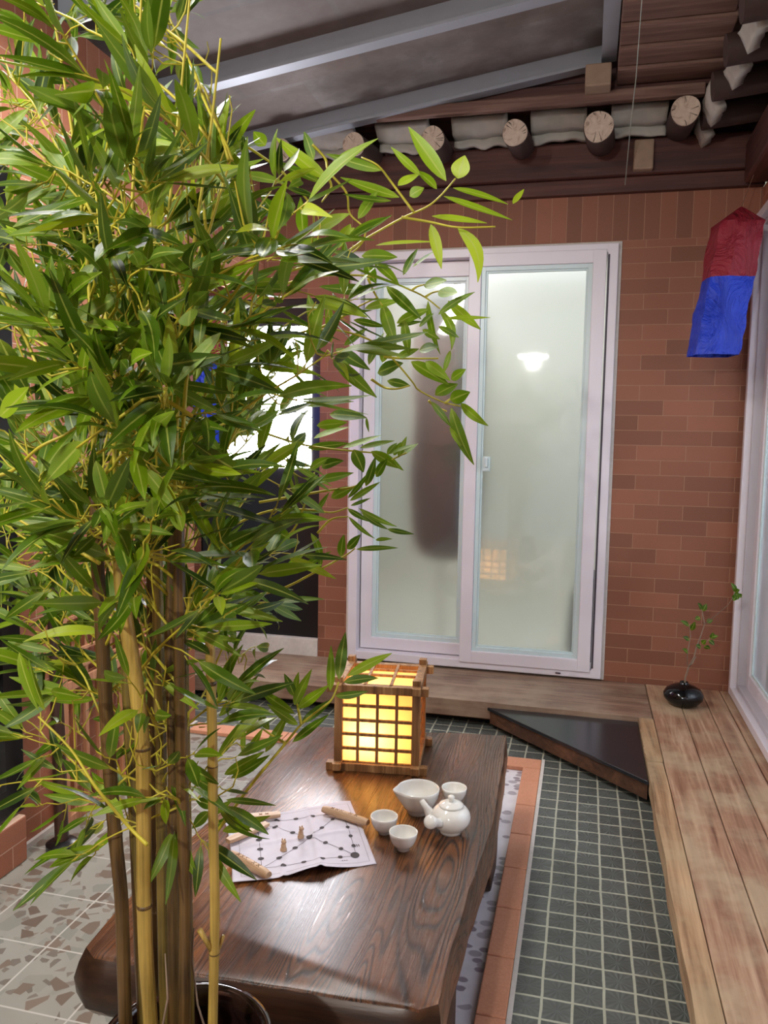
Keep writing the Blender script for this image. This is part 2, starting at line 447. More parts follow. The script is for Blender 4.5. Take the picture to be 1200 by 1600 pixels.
def frosted(name, tint, rough):
    t = NT(name)
    t.base(tint, rough, Transmission_Weight=1.0, IOR=1.35, Coat_Weight=1.0, Coat_Roughness=0.03, Coat_IOR=1.9)
    v = t.coords(); b = t.n('ShaderNodeBump'); b.inputs['Strength'].default_value = 0.12; b.inputs['Distance'].default_value = 0.001
    t.l(t.noise(v, 260, 2), b.inputs['Height']); t.l(b.outputs[0], t.p.inputs['Normal'])
    return t.m
M_['frosted'] = frosted('frosted', srgb(240, 243, 246), 0.44)
M_['frosted_right'] = frosted('frosted_right', srgb(236, 240, 246), 0.5)

def roof_panel_mat():
    t = NT('roof_panel'); v = t.coords()
    n = t.noise(v, 3.2, 5, 0.6); n2 = t.noise(v, 90, 3, 0.7)
    c = t.ramp(n, [(0.35, srgb(84, 76, 70)), (0.5, srgb(112, 107, 102)), (0.62, srgb(140, 137, 134))])
    # boards of the old roof showing through
    b = t.n('ShaderNodeTexBrick'); b.inputs['Scale'].default_value = 1; b.inputs['Brick Width'].default_value = 0.52; b.inputs['Row Height'].default_value = 0.6
    b.inputs['Mortar Size'].default_value = 0.012; b.inputs['Color1'].default_value = (0.0, 0.0, 0.0, 1); b.inputs['Color2'].default_value = (1, 1, 1, 1); b.inputs['Mortar'].default_value = (0.2, 0.2, 0.2, 1)
    t.l(t.coords(loc=(0.1, 0.05, 0)), b.inputs['Vector'])
    c = t.mix(t.math('MULTIPLY', b.outputs['Color'], 0.5), c, srgb(118, 96, 86))
    c = t.mix(t.math('MULTIPLY', n2, 0.4), c, srgb(88, 84, 82))
    t.base(c, 0.62); return t.m
M_['roof_panel'] = roof_panel_mat()

def rafter_end_mat():
    t = NT('rafter_end')
    v = t.coords(); n = t.noise(v, 22, 5, 0.7, 1.0)
    c = t.ramp(n, [(0.3, srgb(120, 96, 84)), (0.44, srgb(196, 176, 158)), (0.7, srgb(216, 200, 184))])
    t.base(c, 0.8); return t.m
M_['rafter_end'] = rafter_end_mat()

def leaf_mat():
    t = NT('leaf')
    uv = t.n('ShaderNodeUVMap'); uv.uv_map = 'UVMap'; sp = t.n('ShaderNodeSeparateXYZ'); t.l(uv.outputs[0], sp.inputs[0])
    at = t.n('ShaderNodeAttribute'); at.attribute_name = 'rnd'
    d = t.math('ABSOLUTE', t.math('SUBTRACT', sp.outputs[0], 0.5))
    rib = t.ramp(d, [(0.02, 1.0), (0.075, 0.0)])
    c = t.ramp(at.outputs['Fac'], [(0.0, srgb(38, 66, 4)), (0.4, srgb(82, 118, 10)), (0.75, srgb(134, 166, 22)), (1.0, srgb(184, 202, 44))])
    # pale towards the base of the blade
    basef = t.ramp(sp.outputs[1], [(0.0, 0.55), (0.3, 0.0)])
    c = t.mix(basef, c, srgb(150, 170, 50))
    c = t.mix(t.math('MULTIPLY', rib, 0.75), c, srgb(170, 184, 84))
    g = t.n('ShaderNodeNewGeometry')
    c = t.mix(t.math('MULTIPLY', g.outputs['Backfacing'], 0.35), c, srgb(120, 150, 60))
    t.base(c, 0.36)
    tr = t.n('ShaderNodeBsdfTranslucent'); t.l(c, tr.inputs[0])
    mx = t.n('ShaderNodeMixShader'); mx.inputs[0].default_value = 0.28
    t.l(t.p.outputs[0], mx.inputs[1]); t.l(tr.outputs[0], mx.inputs[2]); t.l(mx.outputs[0], t.t.nodes['Material Output'].inputs[0])
    vv = t.n('ShaderNodeMapping'); vv.inputs['Scale'].default_value = (26, 1, 1); t.l(uv.outputs[0], vv.inputs[0])
    t.bump(t.noise(vv.outputs[0], 1.0, 2), 0.25, 0.002)
    return t.m
M_['leaf'] = leaf_mat()
M_['twig'] = plain('twig', srgb(196, 186, 54), 0.5, 60, 0.12)
M_['small_leaf'] = plain('small_leaf', srgb(70, 116, 40), 0.4, 60, 0.15)
M_['vase_twig'] = plain('vase_twig', srgb(150, 130, 110), 0.6, 80, 0.2)
M_['dark_twig'] = plain('dark_twig', srgb(70, 50, 30), 0.6, 80, 0.2)

def culm_mat(name, ca, cb):
    t = NT(name); v = t.coords((260, 260, 5)); f = t.ramp(t.noise(v, 1, 5, 0.6), [(0.36, 0.0), (0.62, 1.0)])
    tc = t.n('ShaderNodeTexCoord'); sp = t.n('ShaderNodeSeparateXYZ'); t.l(tc.outputs['Object'], sp.inputs[0])
    f2 = t.ramp(t.noise(t.coords(), 9, 3), [(0.35, 0.0), (0.65, 1.0)])
    c = t.mix(t.math('ADD', t.math('MULTIPLY', f, 0.5), t.math('MULTIPLY', f2, 0.5)), ca, cb)
    t.bump(f, 0.3, 0.001); t.base(c, 0.32); return t.m
M_['culm_brown'] = culm_mat('culm_brown', srgb(44, 30, 14), srgb(118, 92, 52))
M_['culm_olive'] = culm_mat('culm_olive', srgb(70, 58, 24), srgb(150, 128, 66))
M_['culm_yellow'] = culm_mat('culm_yellow', srgb(124, 104, 40), srgb(196, 168, 86))

# ================================================================ THE SETTING
XW = 0.69     # inner face of the right wall
XL = -1.58    # inner face of the left wall
def struct(o, label=None): o['kind'] = 'structure'; return o

# floor: mosaic walk, recessed terrazzo, left tiles
b = MB(); b.box((-2.5, -0.86, -0.06), (0.78, 0.35, 0.0)); b.box((-0.183, -6.2, -0.06), (0.78, -0.86, 0.0))
struct(b.build('floor', M_['mosaic']))
struct(MB().box((-2.5, -6.2, -0.07), (-0.345, -0.86, -0.012)).build('floor_terrazzo', M_['terrazzo']))
struct(MB().box((-0.345, -6.2, -0.07), (-0.183, -0.86, -0.012)).build('floor_strip', M_['terrazzo_strip']))

# back wall with the openings for the sliding window and the black door
b = MB()
TOPW = 2.312
b.box((-2.5, 0, 0), (-1.94, 0.14, TOPW)); b.box((-1.94, 0, 0), (-1.285, 0.14, 0.15)); b.box((-1.94, 0, 1.90), (-1.285, 0.14, TOPW))
b.box((-1.285, 0, 0), (-1.12, 0.14, TOPW)); b.box((-1.12, 0, 0), (0.11, 0.14, 0.10)); b.box((-1.12, 0, 2.10), (0.11, 0.14, TOPW))
b.box((0.11, 0, 0), (0.85, 0.14, TOPW))
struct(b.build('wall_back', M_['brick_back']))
# left wall: runs back to an opening whose head carries upright bricks
b = MB(); b.box((XL-0.14, -6.2, -0.012), (XL, -0.76, 2.465)); b.box((XL-0.14, -0.76, 1.93), (XL, 0.0, 2.465))
b.box((-2.52, -0.9, 0), (-2.42, 0, 2.465))
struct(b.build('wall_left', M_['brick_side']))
struct(MB().box((XL-0.002, -6.0, -0.012), (XL+0.012, -0.76, 0.004)).build('baseboard_left', M_['caulk']))
# right wall around the big window
b = MB(); b.box((XW, -0.03, 0), (XW+0.14, 0.0, TOPW)); b.box((XW, -6.2, 2.19), (XW+0.14, -0.03, TOPW)); b.box((XW, -6.2, 0), (XW+0.14, -0.03, 0.112))
b.box((XW, -6.2, 0.112), (XW+0.14, -3.2, 2.19))
struct(b.build('wall_right', M_['brick_side']))

# steel frame roof with old panels above
def roof_z(x): return 2.722 + 0.146*(x-0.013)
b = MB()
def sheet(x0, x1, y0, y1, dz, th):
    pts = []
    lo = [b.bm.verts.new((x, y, roof_z(x)+dz)) for x, y in ((x0, y0), (x1, y0), (x1, y1), (x0, y1))]
    hi = [b.bm.verts.new((v.co.x, v.co.y, v.co.z+th)) for v in lo]
    b.bm.faces.new(lo[::-1]); b.bm.faces.new(hi)
    for i in range(4): b.bm.faces.new((lo[i], lo[(i+1) % 4], hi[(i+1) % 4], hi[i]))
sheet(-2.5, 0.06, -6.2, -0.34, 0.075, 0.03)
struct(b.build('ceiling', M_['roof_panel']))
for i, y in enumerate((-0.35, -0.95, -1.55)):
    b = MB(); sheet(-1.62, 0.0, y-0.0, y+0.045, 0.0, 0.075)
    sheet(-1.62, 0.0, y-0.012, y+0.0, 0.0, 0.012)
    tag(b.build('steel_beam', M_['steel'], loc=(-0.8, y, roof_z(-0.8))),
        ['grey steel roof beam nearest the back wall, just above the round rafter ends', 'second grey steel roof beam, crossing the dark panels toward the top of the frame',
         'grey steel roof beam at the top left corner behind the bamboo tips'][i], 'beam', 'steel beams under the roof panels')
b = MB(); sheet(0.0, 0.058, -2.3, -0.352, 0.0, 0.07)
tag(b.build('steel_side_beam', M_['steel'], loc=(0.03, -1.2, 2.72)), 'grey steel roof beam at the right end of the panels, running toward the camera', 'beam')

struct(MB().box((-0.05, -6.2, 2.98), (1.1, 0.2, 3.02)).build('ceiling_eave', M_['roof_board']))
struct(MB().box((-2.5, 0.1, 2.53), (1.0, 0.14, 2.98)).build('wall_eave_back', M_['maroon_beam']))
struct(MB().box((0.83, -6.2, 2.312), (0.87, 0.14, 2.98)).build('wall_eave_right', M_['maroon_beam_y']))
tag(MB().box((-1.58, -0.27, 2.69), (0.06, -0.25, 2.97)).build('gable_board', M_['maroon_beam'], loc=(-0.7, -0.26, 2.8)), 'dark upright board in the gap between the steel roof beam and the eave board', 'board')
# wooden eave along the back wall
tag(MB().box((-2.4, -0.035, 2.312), (0.69, 0.1, 2.376), 0.004).build('lintel_board', M_['maroon_beam'], loc=(-0.5, 0, 2.34)), 'thin dark maroon lintel board lying right on top of the back brick wall', 'lintel')
tag(MB().box((-2.4, -0.06, 2.378), (0.69, 0.1, 2.53), 0.012).build('wall_plate_beam', M_['maroon_beam'], loc=(-0.5, 0, 2.45)), 'thick dark maroon wooden beam above the lintel board, under the plaster', 'beam')
tag(MB().box((-1.58, -0.335, 2.584), (0.40, -0.295, 2.63), 0.006).build('eave_board', M_['roof_board'], loc=(-0.6, -0.31, 2.6)), 'long reddish brown eave board running above the round rafter ends', 'board')
raf_x = (0.326, -0.001, -0.333, -0.676, -1.02, -1.355)
raf_l = ('rightmost round rafter end, in the corner above the red and blue lantern', 'second round pale rafter end from the right, biggest and clearest one',
         'round rafter end left of the clearest one, above the right window pane', 'round rafter end above the upright leaf at the top of the window', 'round rafter end half hidden by bamboo leaf tips',
         'leftmost round rafter end, just visible beside the bamboo')
rr = random.Random(5)
for i, x in enumerate(raf_x):
    r = 0.056*(1-0.03*i) if i != 1 else 0.060
    z = 2.478 if i != 0 else 2.515
    t_ = empty('log_rafter', (x, -0.35, z), 0, raf_l[i], 'rafter', 'round log rafters under the back eave')
    d = Vector((rr.uniform(-.02, .02), 0.38, 0.055))
    p0 = Vector((x, -0.36, z))
    MB().tube([p0+d*k/4 for k in range(5)], r, 20).build('log', M_['rafter'], t_, smooth=True)
    # sawn face
    e = MB(); dn = d.normalized(); X = dn.cross(Vector((0, 0, 1))).normalized(); Y = X.cross(dn)
    pts = []
    for k in range(28):
        a = 2*PI*k/28; q = r*(0.99+0.03*math.sin(3*a+i)); pts.append(p0-dn*0.012+X*math.cos(a)*q*0.97+Y*math.sin(a)*q*0.97)
    fr = [e.bm.verts.new(p) for p in pts]; bk = [e.bm.verts.new(p+dn*0.014) for p in pts]
    e.bm.faces.new(fr); e.bm.faces.new(bk[::-1])
    for k in range(28): e.bm.faces.new((fr[k], fr[(k+1) % 28], bk[(k+1) % 28], bk[k]))
    e.build('sawn_end', M_['rafter_end'], t_, label='pale cracked sawn face')
    c = MB()
    for k in range(6):
        a = rr.uniform(0, 2*PI); r0, r1 = r*rr.uniform(.25, .7), r*rr.uniform(.8, .97)
        pa = p0-dn*0.0135+(X*math.cos(a)+Y*math.sin(a))*r0; pb = p0-dn*0.0135+(X*math.cos(a+.15)+Y*math.sin(a+.15))*r1
        c.tube([pa, (pa+pb)/2+X*.001, pb], [.0004, .0009, .0016], 5)
    c.build('crack', M_['rafter'], t_)
# plaster between the rafters
pl_l = ('grey white plaster patch in the eave corner right of the clearest rafter end', 'grey white plaster patch between the two clearest rafter ends', 'grey white plaster patch above the right window pane, left of the third rafter end',
        'small plaster patch between rafter ends above the hanging leaf sprays', 'small plaster patch beside the bamboo under the eave board')
for i in range(5):
    x1, x0 = raf_x[i]-0.050, raf_x[i+1]+0.050
    def fn(s, t, x0=x0, x1=x1, i=i):
        x = x0+(x1-x0)*s; z = 2.526+0.10*t+(1-t)*0.022*noise.noise(Vector((x*13, 2, i)))
        y = -0.070-0.05*(t > 0.5)-0.16*max(0, t-0.5)+0.016*noise.noise(Vector((x*9, z*14, i)))
        if t < 0.5: z += 0.015*noise.noise(Vector((x*14, 1, i)))
        return (x, y, z)
    b = MB(); b.grid(fn, 14, 8)
    o = tag(b.build('plaster_infill', M_['plaster'], smooth='all', loc=((x0+x1)/2, -0.15, 2.5)), pl_l[i], 'plaster', 'plaster patches between the rafters')
    sm = o.modifiers.new('thick', 'SOLIDIFY'); sm.thickness = 0.03; sm.offset = -1
tag(MB().box((0.15, -0.10, 2.385), (0.232, -0.055, 2.51), 0.008).build('beam_end_block', M_['block_wood'], loc=(0.19, -0.09, 2.375)), 'pale sawn end of a square beam on the dark back wall plate', 'block')
tag(MB().box((-0.06, -0.42, 2.615), (0.04, -0.3, 2.70), 0.006).build('beam_packing_block', M_['block_wood'], loc=(0, -0.36, 2.64)), 'small pale wooden block under the corner of the steel roof frame', 'block')
# boarded eave between steel frame and the right side
pb_l = ['maroon ceiling board next to the rafter ends, in the upper right', 'second ceiling board from the rafter ends, upper right', 'third ceiling board from the rafter ends, upper right', 'fourth ceiling board from the rafter ends, upper right',
        'fifth ceiling board from the rafter ends, by the top edge', 'ceiling board at the very top edge, right of the steel beam', 'ceiling board beyond the top edge of the view']
for k in range(5):
    y1 = -0.30-k*0.145; z = 2.655+0.012*k
    b = MB().box((0.062, y1-0.14, z), (0.47-0.01*k, y1, z+0.03), 0.005)
    tag(b.build('eave_plank', M_['roof_board'], loc=(0.25, y1-0.07, z)), pb_l[k], 'plank', 'eave planks in the upper right')
tag(MB().box((-1.58, -0.29, 2.64), (0.7, 0.14, 2.68)).build('eave_soffit', M_['maroon_beam'], loc=(-0.4, -0.1, 2.76)), 'dark boards of the eave soffit above the round rafters', 'soffit')
# right hand eave
tag(MB().box((0.60, -3.2, 2.312), (0.80, -0.062, 2.48), 0.012).build('side_wall_beam', M_['maroon_beam_y'], loc=(0.7, -1.6, 2.4)), 'dark beam running above the right hand window toward the camera', 'beam')
tag(MB().box((0.475, -3.2, 2.615), (0.83, -0.30, 2.65), 0.004).build('side_soffit', M_['maroon_beam_y'], loc=(0.6, -1.6, 2.62)), 'dark soffit boards over the right hand window', 'soffit')
for i, y in enumerate((-0.24, -0.53, -0.82, -1.11)):
    t_ = MB().tube([(0.40, y, 2.53), (0.7, y, 2.56)], 0.05, 18).build('side_rafter', M_['rafter'], smooth=True, loc=(0.5, y, 2.54))
    tag(t_, ['dark round rafter on the right eave, deepest in the corner', 'second dark rafter of the right eave from the corner', 'third dark rafter of the right eave from the corner', 'dark rafter of the right eave nearest the top edge'][i], 'rafter', 'dark rafters of the right eave')
for i, y in enumerate((-0.10, -0.385, -0.675, -0.965)):
    b = MB()
    b.grid(lambda s, t, y=y: (0.43+0.05*abs(t-.6)+0.01*noise.noise(Vector((s*4, t*4, y))), y-0.085+0.17*s, 2.485+0.11*t+0.01*noise.noise(Vector((s*5, 3, y)))), 8, 8)
    o = tag(b.build('side_plaster_infill', M_['plaster'], smooth='all', loc=(0.45, y, 2.5)),
            ['pale plaster piece deepest in the right eave corner', 'second pale plaster piece from the right eave corner', 'third pale plaster piece from the right eave corner', 'pale plaster piece of the right eave nearest the top edge'][i], 'plaster', 'plaster pieces of the right eave')
    sm = o.modifiers.new('thick', 'SOLIDIFY'); sm.thickness = 0.04; sm.offset = 1
tag(MB().tube([at_y(1003, 0, -0.9), at_y(994, 120, -0.62), at_y(985, 200, -0.40), (0.12, -0.075, 2.33)], 0.0022, 6).build('hanging_wire', M_['wire'], loc=(0.12, -0.07, 2.33)), 'thin pale wire hanging down across the eave in front of the rafters', 'wire')

# back room behind the frosted window
struct(MB().box((-2.4, 2.1, 0.06), (1.2, 2.2, 2.5)).build('wall_room_rear', M_['room_paint']))
struct(MB().box((-2.5, 0.35, 0.06), (-2.4, 2.2, 2.5)).build('wall_room_left', M_['room_paint']))
struct(MB().box((1.2, 0.14, 0.06), (1.3, 2.2, 2.5)).build('wall_room_right', M_['room_paint']))
struct(MB().box((-2.5, 0.14, 2.5), (1.3, 2.2, 2.6)).build('ceiling_room', M_['room_paint']))
struct(MB().box((-2.5, 0.35, -0.06), (1.3, 2.2, 0.06)).build('floor_room', M_['room_paint']))
ck = empty('coat_stand', (-0.72, 0.36, 0.06), 0, 'tall dark blurred shape of hanging clothes behind the left frosted pane', 'coat stand')
MB().lathe([(0, 0), (0.14, 0), (0.14, 0.02), (0.02, 0.04), (0, 0.04)], (-0.72, 0.36, 0.06), 20).build('base', M_['room_paint'], ck)
MB().tube([(-0.72, 0.36, 0.09), (-0.72, 0.36, 2.02)], 0.012, 8).build('pole', M_['room_paint'], ck)
MB().lathe([(0, 0.60), (0.10, 0.60), (0.15, 0.68), (0.17, 1.0), (0.15, 1.35), (0.17, 1.65), (0.14, 1.88), (0.05, 1.98), (0, 1.99)], (-0.70, 0.34, 0), 24, sx=1.15, sy=0.8).build('hanging_coat', M_['curtain'], ck, smooth='all')
b = MB().lathe([(0, 0), (0.17, 0), (0.19, 0.1), (0.17, 0.3), (0.09, 0.42), (0, 0.45)], (0.06, 0.24, 0.142), 24, sx=0.62, sy=0.4)
tag(b.build('dark_bag', M_['curtain'], loc=(0.06, 0.24, 0.142), smooth=True), 'dark blurred lump low behind the right frosted pane', 'bag')

# ---------------------------------------------------------------- sliding window
X0, X1, Z0, Z1 = -1.135, 0.122, 0.113, 2.110
win = empty('window_1', (-0.5, 0, Z0)); win['kind'] = 'structure'
def rect_frame(b, x0, x1, z0, z1, w, y0, y1, bev=0.003, wr=None, wt=None, wb=None):
    wr = wr or w; wt = wt or w; wb = wb or w
    b.box((x0, y0, z0), (x0+w, y1, z1), bev); b.box((x1-wr, y0, z0), (x1, y1, z1), bev)
    b.box((x0+w-.002, y0+.0008, z1-wt), (x1-wr+.002, y1-.0008, z1), bev); b.box((x0+w-.002, y0+.0008, z0), (x1-wr+.002, y1-.0008, z0+wb), bev)
b = MB(); rect_frame(b, X0, X1, Z0, Z1, 0.018, -0.008, 0.01); b.build('caulk_line', M_['caulk'], win)
b = MB(); rect_frame(b, X0+0.015, X1-0.015, Z0+0.008, Z1-0.012, 0.045, -0.03, 0.10, wt=0.04, wb=0.04); b.build('outer_frame', M_['pvc'], win)
def sash(x0, x1, y0, y1, z0, z1, w, name, wt=None, wb=None):
    b = MB(); rect_frame(b, x0, x1, z0, z1, w, y0, y1, wt=wt, wb=wb); s = b.build('sash_frame', M_['pvc'], win)
    xi0, xi1, zi0, zi1 = x0+w, x1-w, z0+(wb or w), z1-(wt or w)
    b = MB(); rect_frame(b, xi0-.002, xi1+.002, zi0-.002, zi1+.002, 0.022, y0+0.012, y0+0.028, 0.002); rect_frame(b, xi0+.016, xi1-.016, zi0+.016, zi1-.016, 0.012, y0+0.02, y0+0.034, 0.002)
    b.build('glazing_bead', M_['gasket'], s)
    b = MB(); b.box((xi0+.01, y0+.030, zi0+.01), (xi1-.01, y0+.036, zi1-.01)); b.build('frosted_pane', M_['frosted'], s)
    return s
# right sash stands in front
a = at_y(717.4, 1026.5, -0.03); c = at_y(921.4, 1046.4, -0.03)
sash(a.x, c.x, -0.036, 0.02, 0.150, 2.072, 0.058, 'r')
sash(X0+0.065, a.x+0.055, 0.026, 0.07, 0.165, 2.055, 0.058, 'l', wt=0.07)
MB().box((c.x+0.006, -0.0325, 0.17), (c.x+0.014, -0.0290, 2.05)).build('track_groove', M_['dark_gap'], win)
b = MB(); hz = at_y(760, 725, -0.04); b.box((hz.x-0.018, -0.048, hz.z-0.035), (hz.x+0.018, -0.036, hz.z+0.035), 0.004); b.box((hz.x-0.006, -0.058, hz.z-0.015), (hz.x+0.008, -0.046, hz.z+0.03), 0.003)
b.build('crescent_latch', M_['gasket'], win)
dd = at_y(872, 1044, -0.031); MB().box((dd.x-0.012, -0.034, 0.132), (dd.x+0.012, -0.029, 0.138)).build('drain_slot', M_['dark_gap'], win)

# ---------------------------------------------------------------- right window (daylight behind)
rw = empty('window_2', (XW, -1.5, 0.12)); rw['kind'] = 'structure'
def yframe(b, y0, y1, z0, z1, w, x0, x1, bev=0.003):
    b.box((x0, y0, z0), (x1, y0+w, z1), bev); b.box((x0, y1-w, z0), (x1, y1, z1), bev)
    b.box((x0+.0008, y0+w-.002, z1-w), (x1-.0008, y1-w+.002, z1), bev); b.box((x0+.0008, y0+w-.002, z0), (x1-.0008, y1-w+.002, z0+w), bev)
b = MB(); yframe(b, -3.2, -0.03, 0.112, 2.19, 0.035, XW-0.03, XW+0.12); b.build('outer_frame', M_['pvc'], rw)
b = MB(); yframe(b, -3.165, -0.065, 0.147, 2.155, 0.02, XW-0.004, XW+0.10); b.build('track_frame', M_['pvc_gray'], rw)
for (y0, y1, x) in ((-1.12, -0.085, XW+0.03), (-2.15, -1.06, XW+0.06), (-3.14, -2.10, XW+0.03)):
    b = MB(); yframe(b, y0, y1, 0.165, 2.135, 0.062, x, x+0.03); s = b.build('sash_frame', M_['pvc'], rw)
    b = MB(); yframe(b, y0+.058, y1-.058, 0.223, 2.077, 0.016, x+.008, x+.026, 0.002); b.build('glazing_bead', M_['gasket'], s)
    MB().box((x+.014, y0+.06, 0.225), (x+.020, y1-.06, 2.075)).build('frosted_pane', M_['frosted_right'], s)

# ---------------------------------------------------------------- black door, back left
bd = empty('door_1', (-1.61, 0.05, 0.15)); bd['kind'] = 'structure'
MB().box((-1.94, 0.02, 0.195), (-1.285, 0.06, 1.90), 0.003).build('door_leaf', M_['black_metal'], bd)
MB().box((-1.80, 0.008, 1.06), (-1.335, 0.022, 1.765), 0.003).build('lit_pane', M_['lit_sign'], bd, label='bright white backlit window in the black door')
MB().box((-1.94, -0.012, 0.105), (-1.285, 0.05, 0.197), 0.004).build('door_sill', M_['caulk'], bd)
# black glazed panel on the left wall
gd = empty('door_2', (XL, -2.4, 0.12)); gd['kind'] = 'structure'
MB().box((XL-0.002, -3.2, 0.13), (XL+0.03, -1.88, 2.0), 0.004).build('door_frame', M_['black_metal'], gd)
MB().box((XL+0.028, -3.1, 0.22), (XL+0.034, -1.96, 1.92), 0.002).build('door_glass', M_['black_gloss'], gd)
tag(MB().box((XL, -3.2, -0.012), (XL+0.05, -1.90, 0.125), 0.006).build('brick_step', M_['brick_side'], loc=(XL+0.02, -2.5, -0.012)), 'low brick kerb under the black glazed door on the left wall', 'kerb')

# ---------------------------------------------------------------- terracotta border
bi = 0
ys = [-0.862+0.0]
y = -0.97
for k in range(16):
    y0, y1 = y-0.206, y-0.003
    b = MB().box((-0.183, y0, -0.012), (-0.118, y1, 0.004), 0.003)
    far = ['in the far corner', 'second from the far corner', 'third from the far corner', 'fourth from the far corner', 'beside the table leg', 'just past the table leg', 'seventh from the far corner', 'eighth from the far corner', 'nearest the camera'][k] if k < 9 else ''
    if k < 9: tag(b.build('terracotta_tile', M_['terracotta'], loc=(-0.15, (y0+y1)/2, -0.012)), 'orange terracotta kerb tile of the right strip, '+far, 'tile', 'terracotta kerb tiles')
    else: b.bm.free()
    y -= 0.206
y = -0.77
x = -0.118
for k in range(7):
    x0 = x-0.206
    b = MB().box((x0+0.003, -0.862, -0.012), (x, -0.772, 0.004), 0.003)
    tag(b.build('terracotta_tile', M_['terracotta'], loc=((x0+x)/2, -0.81, -0.012)), 'orange terracotta kerb tile of the back strip, ' + ['at the corner', 'second from right', 'third from right', 'fourth from right, behind lantern', 'fifth from right', 'sixth from right', 'leftmost'][k], 'tile', 'terracotta kerb tiles')
    x -= 0.206
tag(MB().box((-0.183, -0.973, -0.012), (-0.118, -0.864, 0.004), 0.003).build('terracotta_tile', M_['terracotta'], loc=(-0.15, -0.91, -0.012)), 'short orange terracotta kerb tile just below the corner of the border', 'tile', 'terracotta kerb tiles')
tag(MB().box((-0.117, -3.9, 0), (-0.106, -0.765, 0.003)).build('mortar_strip', M_['caulk'], loc=(-0.11, -2, 0)), 'pale mortar line between terracotta kerb and dark mosaic tiles', 'mortar')

# ---------------------------------------------------------------- wooden platforms (benches)
HB = 0.11
bb = empty('wooden_platform', (-0.7, -0.24, 0), 0, 'weathered wooden platform of long boards along the back wall under the window', 'platform')
def wavy_board(b, x0, x1, y0, y1, z0, z1, axis, amp=0.003, seed=0):
    n = 24
    for side in (0,):
        pts = []
        if axis == 0:
            for i in range(n+1): pts.append((x0+(x1-x0)*i/n, y0+amp*noise.noise(Vector((i*0.7, seed, 0)))))
            for i in range(n, -1, -1): pts.append((x0+(x1-x0)*i/n, y1))
        else:
            for i in range(n+1): pts.append((x1, y0+(y1-y0)*i/n))
            for i in range(n, -1, -1): pts.append((x0+amp*noise.noise(Vector((i*0.7, seed, 5))), y0+(y1-y0)*i/n))
        b.prism(pts, z0, z1, bev=0.0045)
b = MB(); wavy_board(b, -2.4, 0.306, -0.478, -0.30, 0.04, HB, 0, 0.006, 1); b.build('front_board', M_['bench_x'], bb)
MB().box((-2.4, -0.298, 0.05), (0.306, -0.160, HB-0.0005), 0.003).build('middle_board', M_['bench_x'], bb)
MB().box((-2.4, -0.158, 0.05), (0.306, -0.002, HB-0.001), 0.003).build('rear_board', M_['bench_x'], bb)
MB().box((-2.4, -0.474, 0.036), (0.248, -0.467, HB-0.012)).build('fascia', M_['beam_x'], bb)
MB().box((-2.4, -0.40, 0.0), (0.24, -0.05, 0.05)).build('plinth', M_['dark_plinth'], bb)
rb = empty('wooden_platform', (0.46, -2.0, 0), 0, 'weathered pale wooden platform of planks along the right wall below the window', 'platform')
b = MB(); wavy_board(b, 0.250, 0.306, -0.935, -0.482, 0.045, HB, 1, 0.004, 2); b.build('front_beam', M_['beam_y'], rb)
b = MB(); wavy_board(b, 0.250, 0.306, -4.2, -0.94, 0.048, HB-0.001, 1, 0.007, 3); b.build('front_beam', M_['beam_y'], rb)
for i, (x0, x1, ya) in enumerate(((0.309, 0.434, -0.30), (0.437, 0.545, -0.162), (0.548, 0.626, -0.162), (0.630, 0.69, -0.162))):
    pts = [(x0, -4.2), (x1, -4.2), (x1, -0.003), (x0, -0.003)]
    b = MB(); b.prism(pts, 0.05, HB-0.0006*i, bev=0.003); b.build('plank', M_['bench_y'], rb)
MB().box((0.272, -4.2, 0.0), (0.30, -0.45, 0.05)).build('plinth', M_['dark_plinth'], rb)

# black corner step
cs = empty('corner_step', (0.1, -0.6, 0), 0, 'triangular polished black stone step with brown wooden edge in the corner of the platforms', 'step')
A, B_, C_ = (-0.364, -0.481), (0.248, -1.078), (0.248, -0.481)
MB().prism([A, B_, C_], 0.077, 0.090, bev=0.002).build('stone_top', M_['step_stone'], cs)
MB().prism([(-0.352, -0.483), (0.246, -1.066), (0.246, -0.483)], 0.022, 0.077, bev=0.001).build('wooden_riser', M_['riser'], cs)
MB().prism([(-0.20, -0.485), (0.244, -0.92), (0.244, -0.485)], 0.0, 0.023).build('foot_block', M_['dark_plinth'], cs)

# ---------------------------------------------------------------- low table
ZT = 0.275
tb = empty('low_table', (-0.53, -1.95, -0.012), 0, 'low live edge table with a thick dark brown wooden slab top and heavy legs', 'table')
def outline():
    ctrl = [(-0.214, -1.277), (-0.345, -1.292), (-0.477, -1.320), (-0.66, -1.345), (-0.83, -1.372), (-0.868, -1.42), (-0.872, -1.7), (-0.868, -1.95), (-0.880, -2.2), (-0.882, -2.44), (-0.874, -2.58), (-0.84, -2.606),
            (-0.66, -2.602), (-0.43, -2.592), (-0.235, -2.584), (-0.206, -2.562), (-0.206, -2.4), (-0.203, -2.2), (-0.193, -2.02), (-0.187, -1.93), (-0.190, -1.8), (-0.197, -1.6), (-0.204, -1.4)]
    out = []
    n = len(ctrl)
    for i in range(n):
        p, q = Vector(ctrl[i]), Vector(ctrl[(i+1) % n])
        m = max(1, int((q-p).length/0.03))
        for k in range(m):
            w = p.lerp(q, k/m); out.append(w)
    return out
ol = outline(); cen = Vector((-0.53, -1.95))
b = MB(); rings = []
prof = [(0.0, 0.0), (0.004, -0.0025), (0.0, 0.0)]
prof = [(-0.006, 0.0), (0.0, -0.004), (0.010, -0.03), (0.016, -0.06), (0.012, -0.09), (0.0, -0.112), (-0.012, -0.12)]
